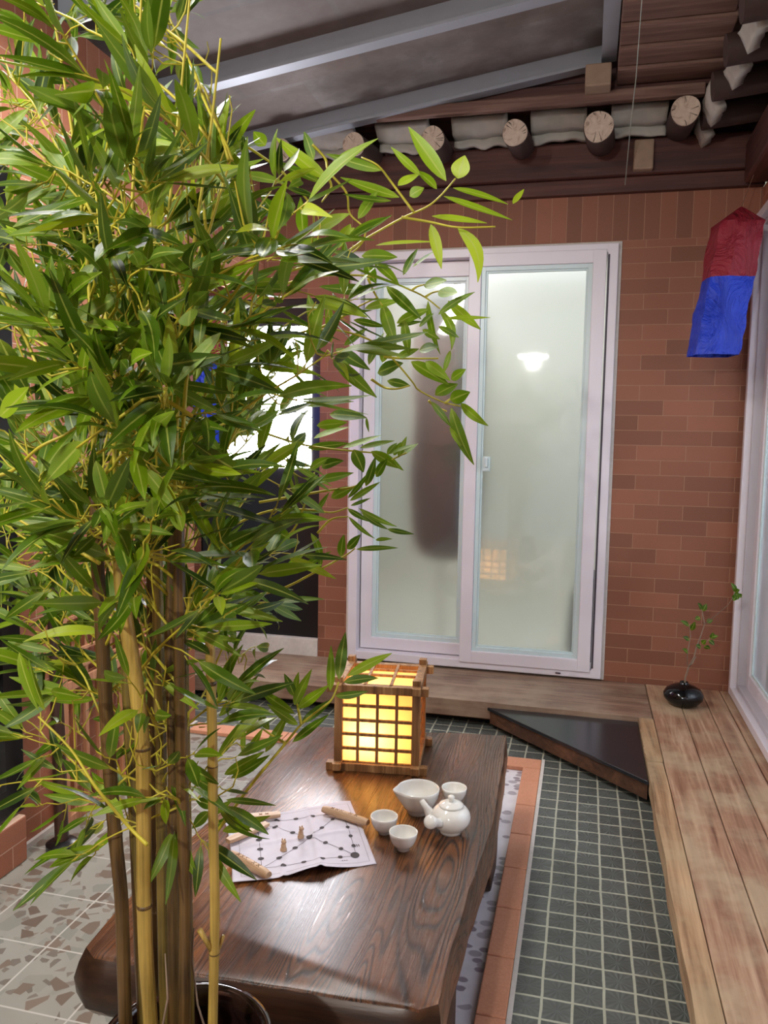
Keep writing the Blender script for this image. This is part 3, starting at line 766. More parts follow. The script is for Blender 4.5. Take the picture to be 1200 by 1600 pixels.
for (off, dz) in prof:
    ring = []
    for i, p in enumerate(ol):
        a, c = ol[i-1], ol[(i+1) % len(ol)]
        nrm = Vector(((c-a).y, -(c-a).x)).normalized()
        if nrm.dot(p-cen) < 0: nrm = -nrm
        w = off*(1.0+0.35*noise.noise(Vector((p.x*6, p.y*6, dz*20))))
        if p.x < -0.8: w *= 1.5
        if p.x > -0.24: w *= 0.35
        wob = 0.004*noise.noise(Vector((p.x*11, p.y*11, 7)))
        q = p+nrm*(w+wob); ring.append(b.bm.verts.new((q.x, q.y, ZT+dz)))
    rings.append(ring)
n = len(ol)
for a, c in zip(rings[:-1], rings[1:]):
    for i in range(n): b.bm.faces.new((a[i], a[(i+1) % n], c[(i+1) % n], c[i]))
b.bm.faces.new(rings[0]); b.bm.faces.new(rings[-1][::-1])
slab = b.build('slab_top', M_['table'], tb, smooth=True)
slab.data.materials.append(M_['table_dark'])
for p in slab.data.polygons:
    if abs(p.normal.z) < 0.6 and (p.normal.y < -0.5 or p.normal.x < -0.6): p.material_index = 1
def leg(x0, x1, y0, y1):
    b = MB(); pts = [(y0+0.03, -0.012), (y1-0.03, -0.012), (y1, 0.03), (y1, 0.158), (y0, 0.158), (y0, 0.03)]
    lo = [b.bm.verts.new((x0, p[0], p[1])) for p in pts]; hi = [b.bm.verts.new((x1, p[0], p[1])) for p in pts]
    b.bm.faces.new(lo); b.bm.faces.new(hi[::-1])
    for i in range(6): b.bm.faces.new((lo[i], lo[(i+1) % 6], hi[(i+1) % 6], hi[i]))
    es = b.bm.edges[:]; bmesh.ops.bevel(b.bm, geom=es, offset=0.008, segments=2, profile=0.5, affect='EDGES')
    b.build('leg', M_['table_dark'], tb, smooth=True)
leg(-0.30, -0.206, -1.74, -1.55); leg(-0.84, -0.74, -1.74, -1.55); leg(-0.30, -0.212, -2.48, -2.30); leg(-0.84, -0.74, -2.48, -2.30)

# ---------------------------------------------------------------- lantern on the table
LS = 0.222; LH = 0.258
lc = Vector((-0.560, -1.556, ZT)); LR = math.radians(6.8)
ln = empty('table_lantern', lc, LR, 'square wooden lattice lantern with glowing amber paper, on the table', 'lantern')
LM = Matrix.Translation(lc) @ Matrix.Rotation(LR, 4, 'Z')
h = LS/2
for sx in (-1, 1):
    for sy in (-1, 1):
        MB().box((sx*h-0.0115, sy*h-0.0115, 0.0), (sx*h+0.0115, sy*h+0.0115, LH+0.016), 0.0015, LM).build('corner_post', M_['lantern_wood'], ln)
for zz in (0.012, LH-0.016):
    for s in (-1, 1):
        MB().box((-h-0.034, s*(h+0.001)-0.0125, zz-0.012), (h+0.034, s*(h+0.001)+0.0125, zz+0.011), 0.0015, LM).build('rail', M_['lantern_wood'], ln)
        MB().box((s*(h+0.001)-0.0120, -h-0.034, zz-0.005), (s*(h+0.001)+0.0120, h+0.034, zz+0.016), 0.0015, LM).build('rail', M_['lantern_wood'], ln)
zb, zt = 0.022, LH-0.026
gm = M_['lantern_wood']
for f in range(4):
    R = Matrix.Rotation(f*PI/2, 4, 'Z'); mm = LM @ R
    b = MB()
    for i in range(1, 4): x = -h+LS*i/4; b.box((x-0.0042, -h-0.004, zb), (x+0.0042, -h+0.003, zt), 0, mm)
    for i in range(0, 6): z = zb+(zt-zb)*i/5; b.box((-h, -h-0.003, z-0.0042), (h, -h+0.004, z+0.0042), 0, mm)
    g = b.build('lattice', gm, ln)
    b = MB(); b.quad(*[mm @ Vector(p) for p in ((-h, -h+0.0065, zb-0.006), (h, -h+0.0065, zb-0.006), (h, -h+0.0065, zt+0.006), (-h, -h+0.0065, zt+0.006))])
    b.build('paper', M_['paper'], ln)
b = MB()
for i in range(1, 3): x = -h+LS*i/3; b.box((x-0.004, -h, LH-0.010), (x+0.004, h, LH-0.003), 0, LM)
b.box((-h, -0.004, LH-0.013), (h, 0.004, LH-0.006), 0, LM); b.box((-h, h*0.5-.003, LH-0.013), (h, h*0.5+.003, LH-0.006), 0, LM)
b.build('top_lattice', gm, ln)
b = MB(); b.quad(*[LM @ Vector(p) for p in ((-h, -h, LH-0.024), (h, -h, LH-0.024), (h, h, LH-0.024), (-h, h, LH-0.024))]); b.build('paper', M_['paper'], ln)
MB().box((-h, -h, 0.004), (h, h, 0.010), 0, LM).build('base_board', gm, ln)
bp = LM @ Vector((-0.03, -0.035, 0.075))
MB().lathe([(0, -0.03), (0.012, -0.03), (0.012, -0.062), (0, -0.062)], bp, 16).build('bulb_socket', M_['pvc'], ln)
MB().ball(bp, 0.022, (1, 1, 1.25)).build('bulb', M_['bulb'], ln, smooth='all')
PL = bpy.data.lights.new('lantern_bulb_light', 'POINT'); PL.energy = 3.6; PL.color = (1.0, 0.66, 0.36); PL.shadow_soft_size = 0.03
po = bpy.data.objects.new('lantern_bulb_light', PL); COL.objects.link(po); po.location = bp + Vector((0, 0, 0.02)); PL.shadow_soft_size = 0.025

# ---------------------------------------------------------------- tea set
def cup_profile(r, hgt, foot=0.45):
    t = 0.0028
    o = [(0, 0.004), (r*foot*0.9, 0.004), (r*foot*0.9, 0), (r*foot, 0), (r*foot, hgt*0.12), (r*(foot+0.12), hgt*0.18), (r*0.80, hgt*0.40), (r*0.93, hgt*0.65), (r*0.985, hgt*0.88), (r, hgt)]
    i = [(r-t*0.5, hgt+0.0008), (r-t, hgt), (r*0.985-t, hgt*0.88), (r*0.93-t, hgt*0.66), (r*0.78-t, hgt*0.42), (r*0.45, hgt*0.22), (0, hgt*0.18)]
    return o+i
cup_r, cup_h = 0.0335, 0.043
cups = []
cup_lab = ('small white teacup nearest the cloth, left of the other cups', 'small white teacup nearest the camera, front of the tea set', 'small white teacup at the back, behind the teapot')
for i, (u, v) in enumerate(((598, 1305), (628, 1331), (708, 1258))):
    p = at_z(u, v, ZT); p.z = ZT+0.0005
    p += Vector((0, 0.012, 0))
    if i == 0:
        c = MB().lathe(cup_profile(cup_r, cup_h), p, 44).build('teacup', M_['porcelain'], smooth='all', loc=p)
        first = c
    else:
        c = first.copy(); COL.objects.link(c); c.location = p
    tag(c, cup_lab[i], 'cup', 'white porcelain teacups')
# pouring bowl
p = at_z(650, 1275, ZT); p += Vector((0, 0.022, 0)); p.z = ZT+0.0005
bw = MB().lathe(cup_profile(0.0545, 0.064, 0.5), p, 56)
for v in bw.bm.verts:            # pull a pouring lip out of the rim toward the left front
    q = v.co-p
    a = math.atan2(q.y, q.x); da = (a-math.radians(205)+PI) % (2*PI)-PI
    if q.z > 0.030 and abs(da) < 0.5:
        k = math.cos(da/0.5*PI/2)**2*((q.z-0.030)/0.034)
        v.co += Vector((math.cos(math.radians(205)), math.sin(math.radians(205)), -0.1))*0.012*k
tag(bw.build('pouring_bowl', M_['porcelain'], smooth='all', loc=p), 'white porcelain bowl with a pouring lip behind the teapot', 'bowl')
# teapot
p = at_z(702, 1305, ZT); p += Vector((0, 0.018, 0)); p.z = ZT+0.0005
tp = empty('teapot', p, 0, 'round white porcelain teapot with side handle and lid', 'teapot')
R0 = 0.048
prof = [(0, 0), (0.027, 0), (0.0285, 0.006), (0.030, 0.009), (0.040, 0.017), (0.0475, 0.030), (0.0485, 0.040), (0.045, 0.052), (0.037, 0.061), (0.030, 0.065), (0.028, 0.066), (0.0265, 0.062), (0, 0.060)]
MB().lathe(prof, p, 48).build('body', M_['porcelain'], tp, smooth='all')
lid = MB().lathe([(0, 0.0655), (0.0295, 0.0655), (0.0305, 0.068), (0.028, 0.071), (0.016, 0.0755), (0.006, 0.077), (0, 0.077)], p, 40).build('lid', M_['porcelain'], tp, smooth='all')
MB().lathe([(0, 0.075), (0.005, 0.075), (0.0048, 0.079), (0.0085, 0.084), (0.0085, 0.089), (0.004, 0.092), (0, 0.0925)], p, 24).build('lid_knob', M_['porcelain'], lid, smooth='all')
ds = Vector((-0.93, 0.05, 0)).normalized()
pts = [p+ds*0.036+Vector((0, 0, 0.028)), p+ds*0.054+Vector((0, 0, 0.038)), p+ds*0.063+Vector((0, 0, 0.052)), p+ds*0.074+Vector((0, 0, 0.068))]
b = MB(); b.tube(pts, [0.019, 0.0135, 0.0085, 0.006], 20); b.build('spout', M_['porcelain'], tp, smooth='all')
dh = Vector((-0.42, -0.88, 0)).normalized()
pts = [p+dh*0.040+Vector((0, 0, 0.036)), p+dh*0.056+Vector((0, 0, 0.043)), p+dh*0.072+Vector((0, 0, 0.050)), p+dh*0.083+Vector((0, 0, 0.055)), p+dh*0.091+Vector((0, 0, 0.0585)), p+dh*0.094+Vector((0, 0, 0.060))]
b = MB(); b.tube(pts, [0.012, 0.011, 0.013, 0.0165, 0.0145, 0.006], 20); b.build('side_handle', M_['porcelain'], tp, smooth='all')

# ---------------------------------------------------------------- game cloth with its printed track
ctl = {(0, 0): (352, 1288), (1, 0): (547, 1253), (1, 1): (588, 1350), (0, 1): (363, 1383), (.5, 0): (470, 1264), (.5, 1): (490, 1366), (0, .5): (360, 1328), (1, .5): (568, 1300)}
W_ = {k: at_z(v[0], v[1], ZT) for k, v in ctl.items()}
def cloth_pt(s, t, lift=0.0):
    def q3(a, m, c, x): return a*(1-x)*(1-2*x)+m*4*x*(1-x)+c*x*(2*x-1)
    top = q3(W_[(0, 0)], W_[(.5, 0)], W_[(1, 0)], s); bot = q3(W_[(0, 1)], W_[(.5, 1)], W_[(1, 1)], s)
    lef = q3(W_[(0, 0)], W_[(0, .5)], W_[(0, 1)], t); rig = q3(W_[(1, 0)], W_[(1, .5)], W_[(1, 1)], t)
    c = (top*(1-t)+bot*t)+(lef*(1-s)+rig*s)-(W_[(0, 0)]*(1-s)*(1-t)+W_[(1, 0)]*s*(1-t)+W_[(0, 1)]*(1-s)*t+W_[(1, 1)]*s*t)
    z = 0.003+0.0022*math.sin(s*9+t*2)+0.002*math.sin(t*8-s*3)
    z += 0.013*math.exp(-((s-0.50)/0.16)**2)*max(0, (t-0.72)/0.28)**1.5            # lifted hem
    z += 0.004*math.exp(-((s-0.55)/0.02)**2)+0.003*math.exp(-((s-0.30)/0.015)**2)+0.003*math.exp(-((t-0.5)/0.02)**2)   # creases
    return Vector((c.x, c.y, ZT+max(0.0012, z)+lift))
cc = at_z(470, 1320, ZT)
ct = empty('game_cloth', cc, 0, 'square pale lilac game cloth printed with a dotted board track, on the table', 'cloth')
b = MB(); b.grid(lambda s, t: cloth_pt(s, t), 70, 70); o = b.build('fabric', M_['cloth'], ct, smooth='all')
sm = o.modifiers.new('thick', 'SOLIDIFY'); sm.thickness = 0.0006; sm.offset = -1
def disc(b, s, t, r, rt=None):
    n = 20; rt = rt or r*1.0
    L = (cloth_pt(1, .5)-cloth_pt(0, .5)).length; H = (cloth_pt(.5, 1)-cloth_pt(.5, 0)).length
    vs = [b.bm.verts.new(cloth_pt(s+r/L*math.cos(2*PI*k/n), t+rt/H*math.sin(2*PI*k/n), 0.0009)) for k in range(n)]
    c = b.bm.verts.new(cloth_pt(s, t, 0.0009))
    for k in range(n): b.bm.faces.new((c, vs[k], vs[(k+1) % n]))
def stroke(b, s0, t0, s1, t1, w=0.0011, n=16):
    pts = [cloth_pt(s0+(s1-s0)*k/n, t0+(t1-t0)*k/n, 0.0007) for k in range(n+1)]
    for a, c in zip(pts[:-1], pts[1:]):
        d = (c-a); nn = Vector((-d.y, d.x, 0)).normalized()*w/2
        b.quad(a-nn, c-nn, c+nn, a+nn)
m0, m1 = 0.17, 0.85
b = MB(); st = []
for k in range(6):
    f = m0+(m1-m0)*k/5
    st += [(f, m0), (f, m1), (m0, f), (m1, f)]
    if 0 < k < 5 and k not in ():
        pass
for k in (1, 2, 4, 5):
    f = m0+(m1-m0)*k/6; st += [(f, f), (f, m0+m1-f)]
seen = set()
for (s, t) in st:
    key = (round(s, 3), round(t, 3))
    if key in seen: continue
    seen.add(key)
    if key == (round(m1, 3), round(m1, 3)): continue
    disc(b, s, t, 0.0062)
disc(b, 0.51, 0.51, 0.0075); disc(b, m1-.01, m1-.01, 0.0125)
b.build('printed_track', M_['ink'], ct, nrm=False)
b = MB()
for args in ((m0, m0, m1, m0), (m0, m1, m1, m1), (m0, m0, m0, m1), (m1, m0, m1, m1), (m0, m0, m1, m1), (m0, m1, m1, m0)): stroke(b, *args, w=0.0011)
for args in ((.05, .05, .95, .05), (.05, .95, .95, .95), (.05, .05, .05, .95), (.95, .05, .95, .95)): stroke(b, *args, w=0.0006)
for k in range(3): stroke(b, 0.86+.018*k, 0.70, 0.866+.018*k, 0.73, 0.0022, 2); stroke(b, 0.72+.018*k, 0.90, 0.73+.018*k, 0.905, 0.0022, 2)
b.build('printed_lines', M_['ink'], ct, nrm=False)

# half-round throwing sticks
def stick(pa, pb, r, label, flat_up=False, marks=True):
    a, c = Vector(pa), Vector(pb); d = (c-a); L = d.length; ang = math.atan2(d.y, d.x)
    mid = (a+c)/2
    root = empty('throwing_stick', mid, ang, label, 'stick', 'wooden throwing sticks')
    b = MB(); n = 14; rings = []
    tilt = math.atan2(d.z, math.hypot(d.x, d.y))
    for k in range(15):
        t = k/14; x = -L/2+L*t; rr_ = r*(0.86+0.14*math.sin(PI*min(1, max(0, t))))
        if k in (0, 14): rr_ *= 0.86
        ring = []
        for j in range(n):
            al = 2*PI*j/n; y = math.cos(al)*rr_; z = math.sin(al)*rr_
            if flat_up: z = min(z, rr_*0.25) - rr_*0.0
            else: z = max(z, -rr_*0.55)
            ring.append(b.bm.verts.new(Vector((x, y, z+x*math.tan(tilt)))))
        rings.append(ring)
    for p_, q_ in zip(rings[:-1], rings[1:]):
        for j in range(n): b.bm.faces.new((p_[j], p_[(j+1) % n], q_[(j+1) % n], q_[j]))
    b.bm.faces.new(rings[0][::-1]); b.bm.faces.new(rings[-1])
    mw = Matrix.Translation(mid) @ Matrix.Rotation(ang, 4, 'Z')
    for v in b.bm.verts: v.co = mw @ v.co
    b.build('shaft', M_['stick'], root, smooth=True)
    if marks:
        m = MB()
        for k in (-0.28, -0.18, -0.08, 0.12, 0.24):
            zt_ = (r*0.25 if flat_up else r*0.99)
            for s in (-1, 1):
                q0 = mw @ Vector((L*k-0.004, -0.004*s, zt_*0.93+L*k*math.tan(tilt))); q1 = mw @ Vector((L*k+0.004, 0.004*s, zt_*0.93+L*k*math.tan(tilt)))
                m.tube([q0, q1], 0.0009, 5)
        m.build('burnt_marks', M_['burn'], root)
up = lambda p, z: Vector((p.x, p.y, z))
stick(up(at_z(505, 1268, ZT+.01), ZT+0.016), up(at_z(575, 1289, ZT+.01), ZT+0.015), 0.0115, 'rounded wooden throwing stick at the far edge of the cloth, beside the teacups')
stick(up(at_z(361, 1338, ZT+.01), ZT+0.015), up(at_z(420, 1371, ZT+.01), ZT+0.014), 0.0115, 'rounded wooden throwing stick on the near left corner of the cloth')
stick(up(at_z(356, 1283, ZT+.01), ZT+0.018), up(at_z(438, 1276, ZT+.01), ZT+0.018), 0.0115, 'pale flat side up throwing stick at the far left of the cloth', True)
stick(up(at_z(356, 1318, ZT+.01), ZT+0.018), up(at_z(418, 1290, ZT+.01), ZT+0.017), 0.0115, 'pale throwing stick lying slanted under the bamboo leaf, left edge of cloth', True, False)
# two small carved playing pieces
for i, (u, v) in enumerate(((443, 1330), (470, 1313))):
    p = at_z(u, v, ZT); p.z = cloth_pt(.42+.12*i, .56).z+0.001
    if i == 0:
        r_ = empty('playing_piece', p, 0, 'small tan carved playing piece on the cloth, the nearer one', 'game piece', 'carved playing pieces')
        MB().lathe([(0, 0), (0.0078, 0), (0.008, 0.003), (0.006, 0.008), (0.0058, 0.014), (0.003, 0.018), (0, 0.019)], p, 18).build('body', M_['stick'], r_, smooth='all')
        b = MB(); b.ball(p+Vector((0.001, -0.001, 0.021)), 0.0052, (1.25, .9, 1)); b.ball(p+Vector((0.0032, 0, 0.0265)), 0.0018, (1, 1, 1.6)); b.ball(p+Vector((-0.0028, 0, 0.0265)), 0.0018, (1, 1, 1.6))
        b.build('head', M_['stick'], r_, smooth='all')
    else:
        q_ = r_.copy(); COL.objects.link(q_); q_.location = p; q_.rotation_euler = (0, 0, 0.8); q_['label'] = 'small tan carved playing piece at the middle of the cloth, the farther one'
        for ch in list(r_.children):
            c = ch.copy(); COL.objects.link(c); c.parent = q_

# ---------------------------------------------------------------- black vase with a small plant
vp = Vector((0.444, -0.262, HB))
vs_ = MB().lathe([(0, 0.0), (0.042, 0.0), (0.062, 0.008), (0.080, 0.030), (0.082, 0.048), (0.070, 0.068), (0.045, 0.083), (0.024, 0.090), (0.017, 0.094), (0.0175, 0.100), (0.014, 0.100), (0.012, 0.09), (0, 0.088)], vp+Vector((0, 0, 0.0005)), 48)
tag(vs_.build('vase', M_['vase'], smooth='all', loc=vp), 'squat glossy black vase standing in the corner of the platform', 'vase')
vb = vp+Vector((0, 0, 0.098))
pr = empty('vase_plant', vb, 0, 'thin twisted twig with small green leaves in the black vase', 'plant')
yb = vp.y
P = lambda u, v, dy=0: at_y(u, v, yb+dy)
b = MB()
b.tube([vb-Vector((0, 0, .05)), P(1071, 1058), P(1076, 1042), P(1084, 1028), P(1088, 1012), P(1094, 996), P(1101, 975), P(1096, 950)], [.004, .004, .0036, .0032, .003, .0026, .002, .0012], 8)
b.tube([P(1076, 1042), P(1082, 1036, -.02), P(1087, 1026, .01)], [.003, .003, .002], 8)
b.tube([P(1074, 1040), P(1074, 1020), P(1079, 995), P(1077, 975)], [.0022, .002, .0018, .001], 6)
b.tube([P(1094, 1000), P(1104, 1003), P(1112, 994)], [.002, .0016, .001], 6)
b.tube([P(1101, 975), P(1118, 962, -.05), P(1138, 945, -.12), P(1150, 925, -.17)], [.0016, .0014, .0012, .001], 6)
b.build('stem', M_['vase_twig'], pr, smooth='all')

# leaf builder ------------------------------------------------------------------------
class Leaves:
    def __init__(s):
        s.v = []; s.f = []; s.uv = []; s.rnd = []
    def leaf(s, p0, p1, width, up, curl=0.0, rnd=0.5, fold=0.25, n=7, blunt=0.8, side=0.0):
        p0 = Vector(p0); p1 = Vector(p1); d = p1-p0; L = d.length
        if L < 1e-6: return
        d.normalize(); up = Vector(up); x = d.cross(up)
        if x.length < 1e-4: x = d.orthogonal()
        x.normalize(); z = x.cross(d).normalized()
        base = len(s.v)
        for i in range(n+1):
            t = i/n
            w = width*0.5*(math.sin(PI*min(1, t**blunt))**0.8)*(1.0-0.25*t)*1.12 if 0 < i < n else width*0.03
            c = p0+d*(L*t)+z*(curl*L*4*t*(1-t)*0.5)+x*(side*L*4*t*(1-t)*0.5)
            up_ = z*(w*fold)
            s.v += [c-x*w+up_, c, c+x*w+up_]
            if i:
                a = base+3*(i-1); b_ = base+3*i
                for k in (0, 1):
                    s.f.append((a+k, a+k+1, b_+k+1, b_+k))
                    s.uv += [(k*0.5, (i-1)/n), ((k+1)*0.5, (i-1)/n), ((k+1)*0.5, i/n), (k*0.5, i/n)]
                    s.rnd.append(rnd)
    def build(s, name, mat, parent):
        inv = wmat(parent).inverted()
        me = bpy.data.meshes.new(name); me.from_pydata([tuple(inv @ v) for v in s.v], [], s.f)
        u = me.uv_layers.new(name='UVMap')
        flat = [c for p in s.uv for c in p]; u.data.foreach_set('uv', flat)
        at = me.attributes.new('rnd', 'FLOAT', 'FACE'); at.data.foreach_set('value', s.rnd)
        me.polygons.foreach_set('use_smooth', [True]*len(me.polygons))
        me.materials.append(mat); o = bpy.data.objects.new(name, me); COL.objects.link(o); o.parent = parent
        return o
lv = Leaves(); rg = random.Random(3)
for (u, v, du, dv) in ((1077, 978, -14, -8), (1080, 985, 6, -14), (1077, 1000, -10, -5), (1075, 1020, -9, -6), (1096, 952, -6, -10), (1098, 955, 6, -12), (1094, 965, -8, 3), (1095, 1012, -8, -4), (1097, 1006, 6, -6), (1110, 996, 12, -2), (1108, 1000, 8, 8), (1112, 998, 2, -10), (1100, 1010, 10, 4), (1104, 972, 10, -3)):
    lv.leaf(P(u, v), P(u+du, v+dv, rg.uniform(-.03, .0)), 0.022, (0.1, -.8, .6), .1, rg.uniform(.1, .5), .2, 6, .9)
for (u, v, du, dv) in ((1150, 925, -8, -14), (1150, 925, 3, 12), (1149, 926, 7, -4), (1150, 930, -4, 9), (1152, 928, 6, 6)):
    lv.leaf(P(u, v, -.17), P(u+du, v+dv, -.19), 0.024, (0.1, -.8, .6), .1, .3, .2, 6, .9)
lv.build('foliage', M_['leaf'], pr)

# ---------------------------------------------------------------- hanging red and blue lanterns
def silk_lantern(center_top, center_bot, w, dpt, label, seed, rz):
    ct_, cb_ = Vector(center_top), Vector(center_bot)
    root = empty('silk_lantern', ct_, 0, label, 'lantern', 'hanging red and blue cloth lanterns')
    ax = (cb_-ct_)
    def ring(t, sc=1.0):
        c = ct_+ax*t; pts = []
        cs_ = [(-.5, -.32), (-.12, -.5), (.5, -.42), (.5, .38), (.12, .5), (-.5, .42)]
        m = 6
        for i in range(6):
            a, bb_ = Vector(cs_[i]), Vector(cs_[(i+1) % 6])
            for k in range(m):
                q = a.lerp(bb_, k/m); wv = 1+0.08*noise.noise(Vector((q.x*4+seed, q.y*4, t*7)))+0.06*noise.noise(Vector((q.x*11+seed, q.y*11, t*17)))
                X = q.x*w*sc*wv; Y = q.y*dpt*sc*wv
                pts.append(c+Vector((X*math.cos(rz)-Y*math.sin(rz), X*math.sin(rz)+Y*math.cos(rz), 0)))
        return pts
    def skin(t0, t1, n, mat, name, close_top=False):
        b = MB(); rows = []
        if close_top:
            for k in range(4): rows.append(ring(-0.13*(1-k/4), 0.05+0.95*(k/4)))
        for k in range(n+1): rows.append(ring(t0+(t1-t0)*k/n))
        vr = [[b.bm.verts.new(p) for p in r_] for r_ in rows]
        for a, c in zip(vr[:-1], vr[1:]):
            for i in range(len(a)): b.bm.faces.new((a[i], a[(i+1) % len(a)], c[(i+1) % len(a)], c[i]))
        return b.build(name, mat, root, smooth=True)
    skin(0, 0.42, 10, M_['red_cloth'], 'red_panel', True)
    skin(0.418, 1.0, 14, M_['blue_cloth'], 'blue_panel')
    MB().tube([ct_-ax*0.12, ct_-ax*0.22+Vector((0.01, 0.02, 0)), ct_-ax*0.40+Vector((0.03, 0.05, 0))], 0.0015, 6).build('hanging_cord', M_['cord'], root)
silk_lantern(at_y(1153, 350, -0.26), at_y(1113, 556, -0.34), 0.165, 0.15, 'red and blue cloth lantern hanging in the right corner beside the window', 1, 0.2)
silk_lantern(at_y(292, 480, -0.62), at_y(300, 690, -0.66), 0.33, 0.2, 'red and blue cloth lantern on the left, mostly hidden behind the bamboo', 4, -0.3)

# ---------------------------------------------------------------- left side: lattice screen, post
ls = empty('lattice_screen', (XL+0.03, -1.45, -0.012), 0, 'reddish brown wooden lattice screen leaning along the left brick wall', 'screen')
y0, y1, zz0, zz1 = -1.72, -1.08, -0.012, 0.88
b = MB()
for y in (y0, y1-0.03): b.box((XL+0.014, y, zz0), (XL+0.046, y+0.03, zz1), 0.002)
for z in (zz0+0.0, 0.42, zz1-0.03): b.box((XL+0.016, y0+.03, z), (XL+0.044, y1-.03, z+0.03), 0.002)
b.build('frame', M_['lattice'], ls)
for k in range(8):
    y = y0+0.065+k*0.07; MB().box((XL+0.022, y, zz0+.03), (XL+0.036, y+0.016, zz1-.03), 0.001).build('upright_slat', M_['lattice'], ls)
for k in range(7):
    z = 0.48+k*0.055; MB().box((XL+0.034, y0+.03, z), (XL+0.044, y1-.03, z+0.010), 0.001).build('cross_slat', M_['lattice'], ls)
pp = at_z(97, 1326, -0.012)
ps = empty('dark_pole', pp, 0, 'slim dark wooden pole with round foot on the terrazzo floor, before the lattice', 'pole')
MB().lathe([(0, 0), (0.045, 0), (0.046, 0.02), (0.03, 0.03), (0, 0.03)], pp, 28).build('foot', M_['black_metal'], ps, smooth=True)
b = MB(); b.tube([pp+Vector((0, 0, 0.02)), pp+Vector((-0.004, 0, .35)), pp+Vector((-0.012, 0, .7)), pp+Vector((-0.02, 0, 1.1))], [0.02, 0.019, 0.017, 0.015], 14); b.build('shaft', M_['dark_post'], ps, smooth=True)

# ceiling lamp in the room behind the camera (mirrored in the window)
cl = empty('ceiling_lamp', (-0.60, -5.3, 2.16), 0, 'round ceiling lamp behind the camera, seen as a bright reflection in the right pane', 'lamp')
MB().lathe([(0, 0.0), (0.10, 0.005), (0.15, 0.02), (0.16, 0.035), (0, 0.035)], (-0.60, -5.3, 2.09), 32).build('diffuser', M_['lamp'], cl, smooth='all')
MB().lathe([(0, 0.036), (0.17, 0.036), (0.17, 0.052), (0, 0.052)], (-0.60, -5.3, 2.09), 32).build('housing', M_['pvc'], cl, smooth=True)
MB().tube([(-0.6, -5.3, 2.14), (-0.6, -5.3, roof_z(-0.6)+0.08)], 0.006, 8).build('rod', M_['pvc'], cl)
#PLANT
# ---------------------------------------------------------------- jar and bamboo in front of the table
PC = Vector((-0.497, -2.903, 0.0))
jar_prof = [(0, -0.012), (0.085, -0.012), (0.098, 0.02), (0.128, 0.12), (0.140, 0.21), (0.136, 0.30), (0.118, 0.375), (0.110, 0.392), (0.114, 0.402), (0.1175, 0.408), (0.1165, 0.414), (0.109, 0.414), (0.104, 0.406), (0.100, 0.39), (0.108, 0.37), (0.11, 0.33), (0, 0.33)]
MBj = MB().lathe([(r, z) for r, z in jar_prof], PC, 64)
tag(MBj.build('planter_jar', M_['pot'], smooth='all', loc=PC), 'glossy dark brown round earthenware jar holding the bamboo, bottom edge in front of the table', 'jar')
soil = MB().lathe([(0, 0.332), (0.106, 0.332), (0.108, 0.345), (0.05, 0.356), (0, 0.358)], PC, 40)
tag(soil.build('potting_soil', M_['soil'], smooth='all', loc=PC+Vector((0, 0, .332))), 'dark soil filling inside the brown bamboo jar', 'soil', kind='stuff')

TW = M_['twig']
bam = empty('bamboo_plant', PC+Vector((0, 0, 0.35)), 0, 'tall leafy bamboo plant with a bunch of yellow brown canes, standing in the brown jar', 'plant')
YB = -2.90
culms = []
def culm(pts, y, r, mat, nodes, cut=790):
    """pts in pixels of the photo at distance plane y; nodes are pixel heights"""
    P3 = [at_y(u, v, y) for u, v in pts]
    # root it in the soil
    p = P3[0]; foot = Vector((p.x, y, 0.345)); P3 = [foot]+[q for q in P3 if q.z > 0.40]
    out = []; rad = []
    zn = [at_y(pts[0][0], v, y).z for v in nodes]
    for a, c in zip(P3[:-1], P3[1:]):
        m = max(2, int((c-a).length/0.012))
        for k in range(m): out.append(a.lerp(c, k/m))
    out.append(P3[-1])
    ztop = out[-1].z; z0 = out[0].z
    # smooth the corners a little
    for _ in range(6): out = [out[0]]+[(out[i-1]+out[i]*2+out[i+1])/4 for i in range(1, len(out)-1)]+[out[-1]]
    for q in out:
        t = (q.z-z0)/max(1e-3, ztop-z0); rr_ = r*(1.04-0.74*max(0, (q.z-0.95)/0.95)) if q.z > 0.95 else r*1.04
        rr_ = max(rr_, 0.0018)
        for z in zn:
            d = abs(q.z-z)
            if d < 0.007: rr_ *= 1.0+0.16*(1-d/0.007)
            elif 0 < q.z-z < 0.02: rr_ *= 0.96
        rad.append(rr_)
    zc = at_y(250, cut, y).z
    k = max(4, next((i for i, q in enumerate(out) if q.z > zc), len(out)-1))
    b = MB(); b.tube(out[:k+1], rad[:k+1], 14)
    o = b.build('cane', mat, bam, smooth='all')
    if k < len(out)-4:
        m = len(out)-k
        MB().tube(out[k-1:], [0.0034*(1-0.6*i/m) for i in range(len(out)-k+1)], 8).build('shoot', TW, bam, smooth='all')
    zn = [z for z in zn if z < out[k].z]
    for z in zn:
        q = min(out, key=lambda w: abs(w.z-z))
        MB().tube([q-Vector((0, 0, .0028)), q, q+Vector((0, 0, .0028))], [r*1.06, r*1.17, r*1.06], 14).build('node_ring', M_['culm_brown'], o, smooth='all')
    culms.append(out)
    return out
culm([(196, 1600), (190, 1400), (178, 1290), (168, 1150), (160, 1000), (152, 880), (146, 700), (140, 450), (120, 250), (90, 60), (70, -60)], YB-0.01, 0.0088, M_['culm_brown'], [1310, 1065, 820])
culm([(226, 1600), (220, 1480), (213, 1290), (205, 1150), (198, 1000), (190, 850), (196, 600), (205, 350), (215, 150), (222, -40)], YB+0.02, 0.0092, M_['culm_olive'], [1240, 960])
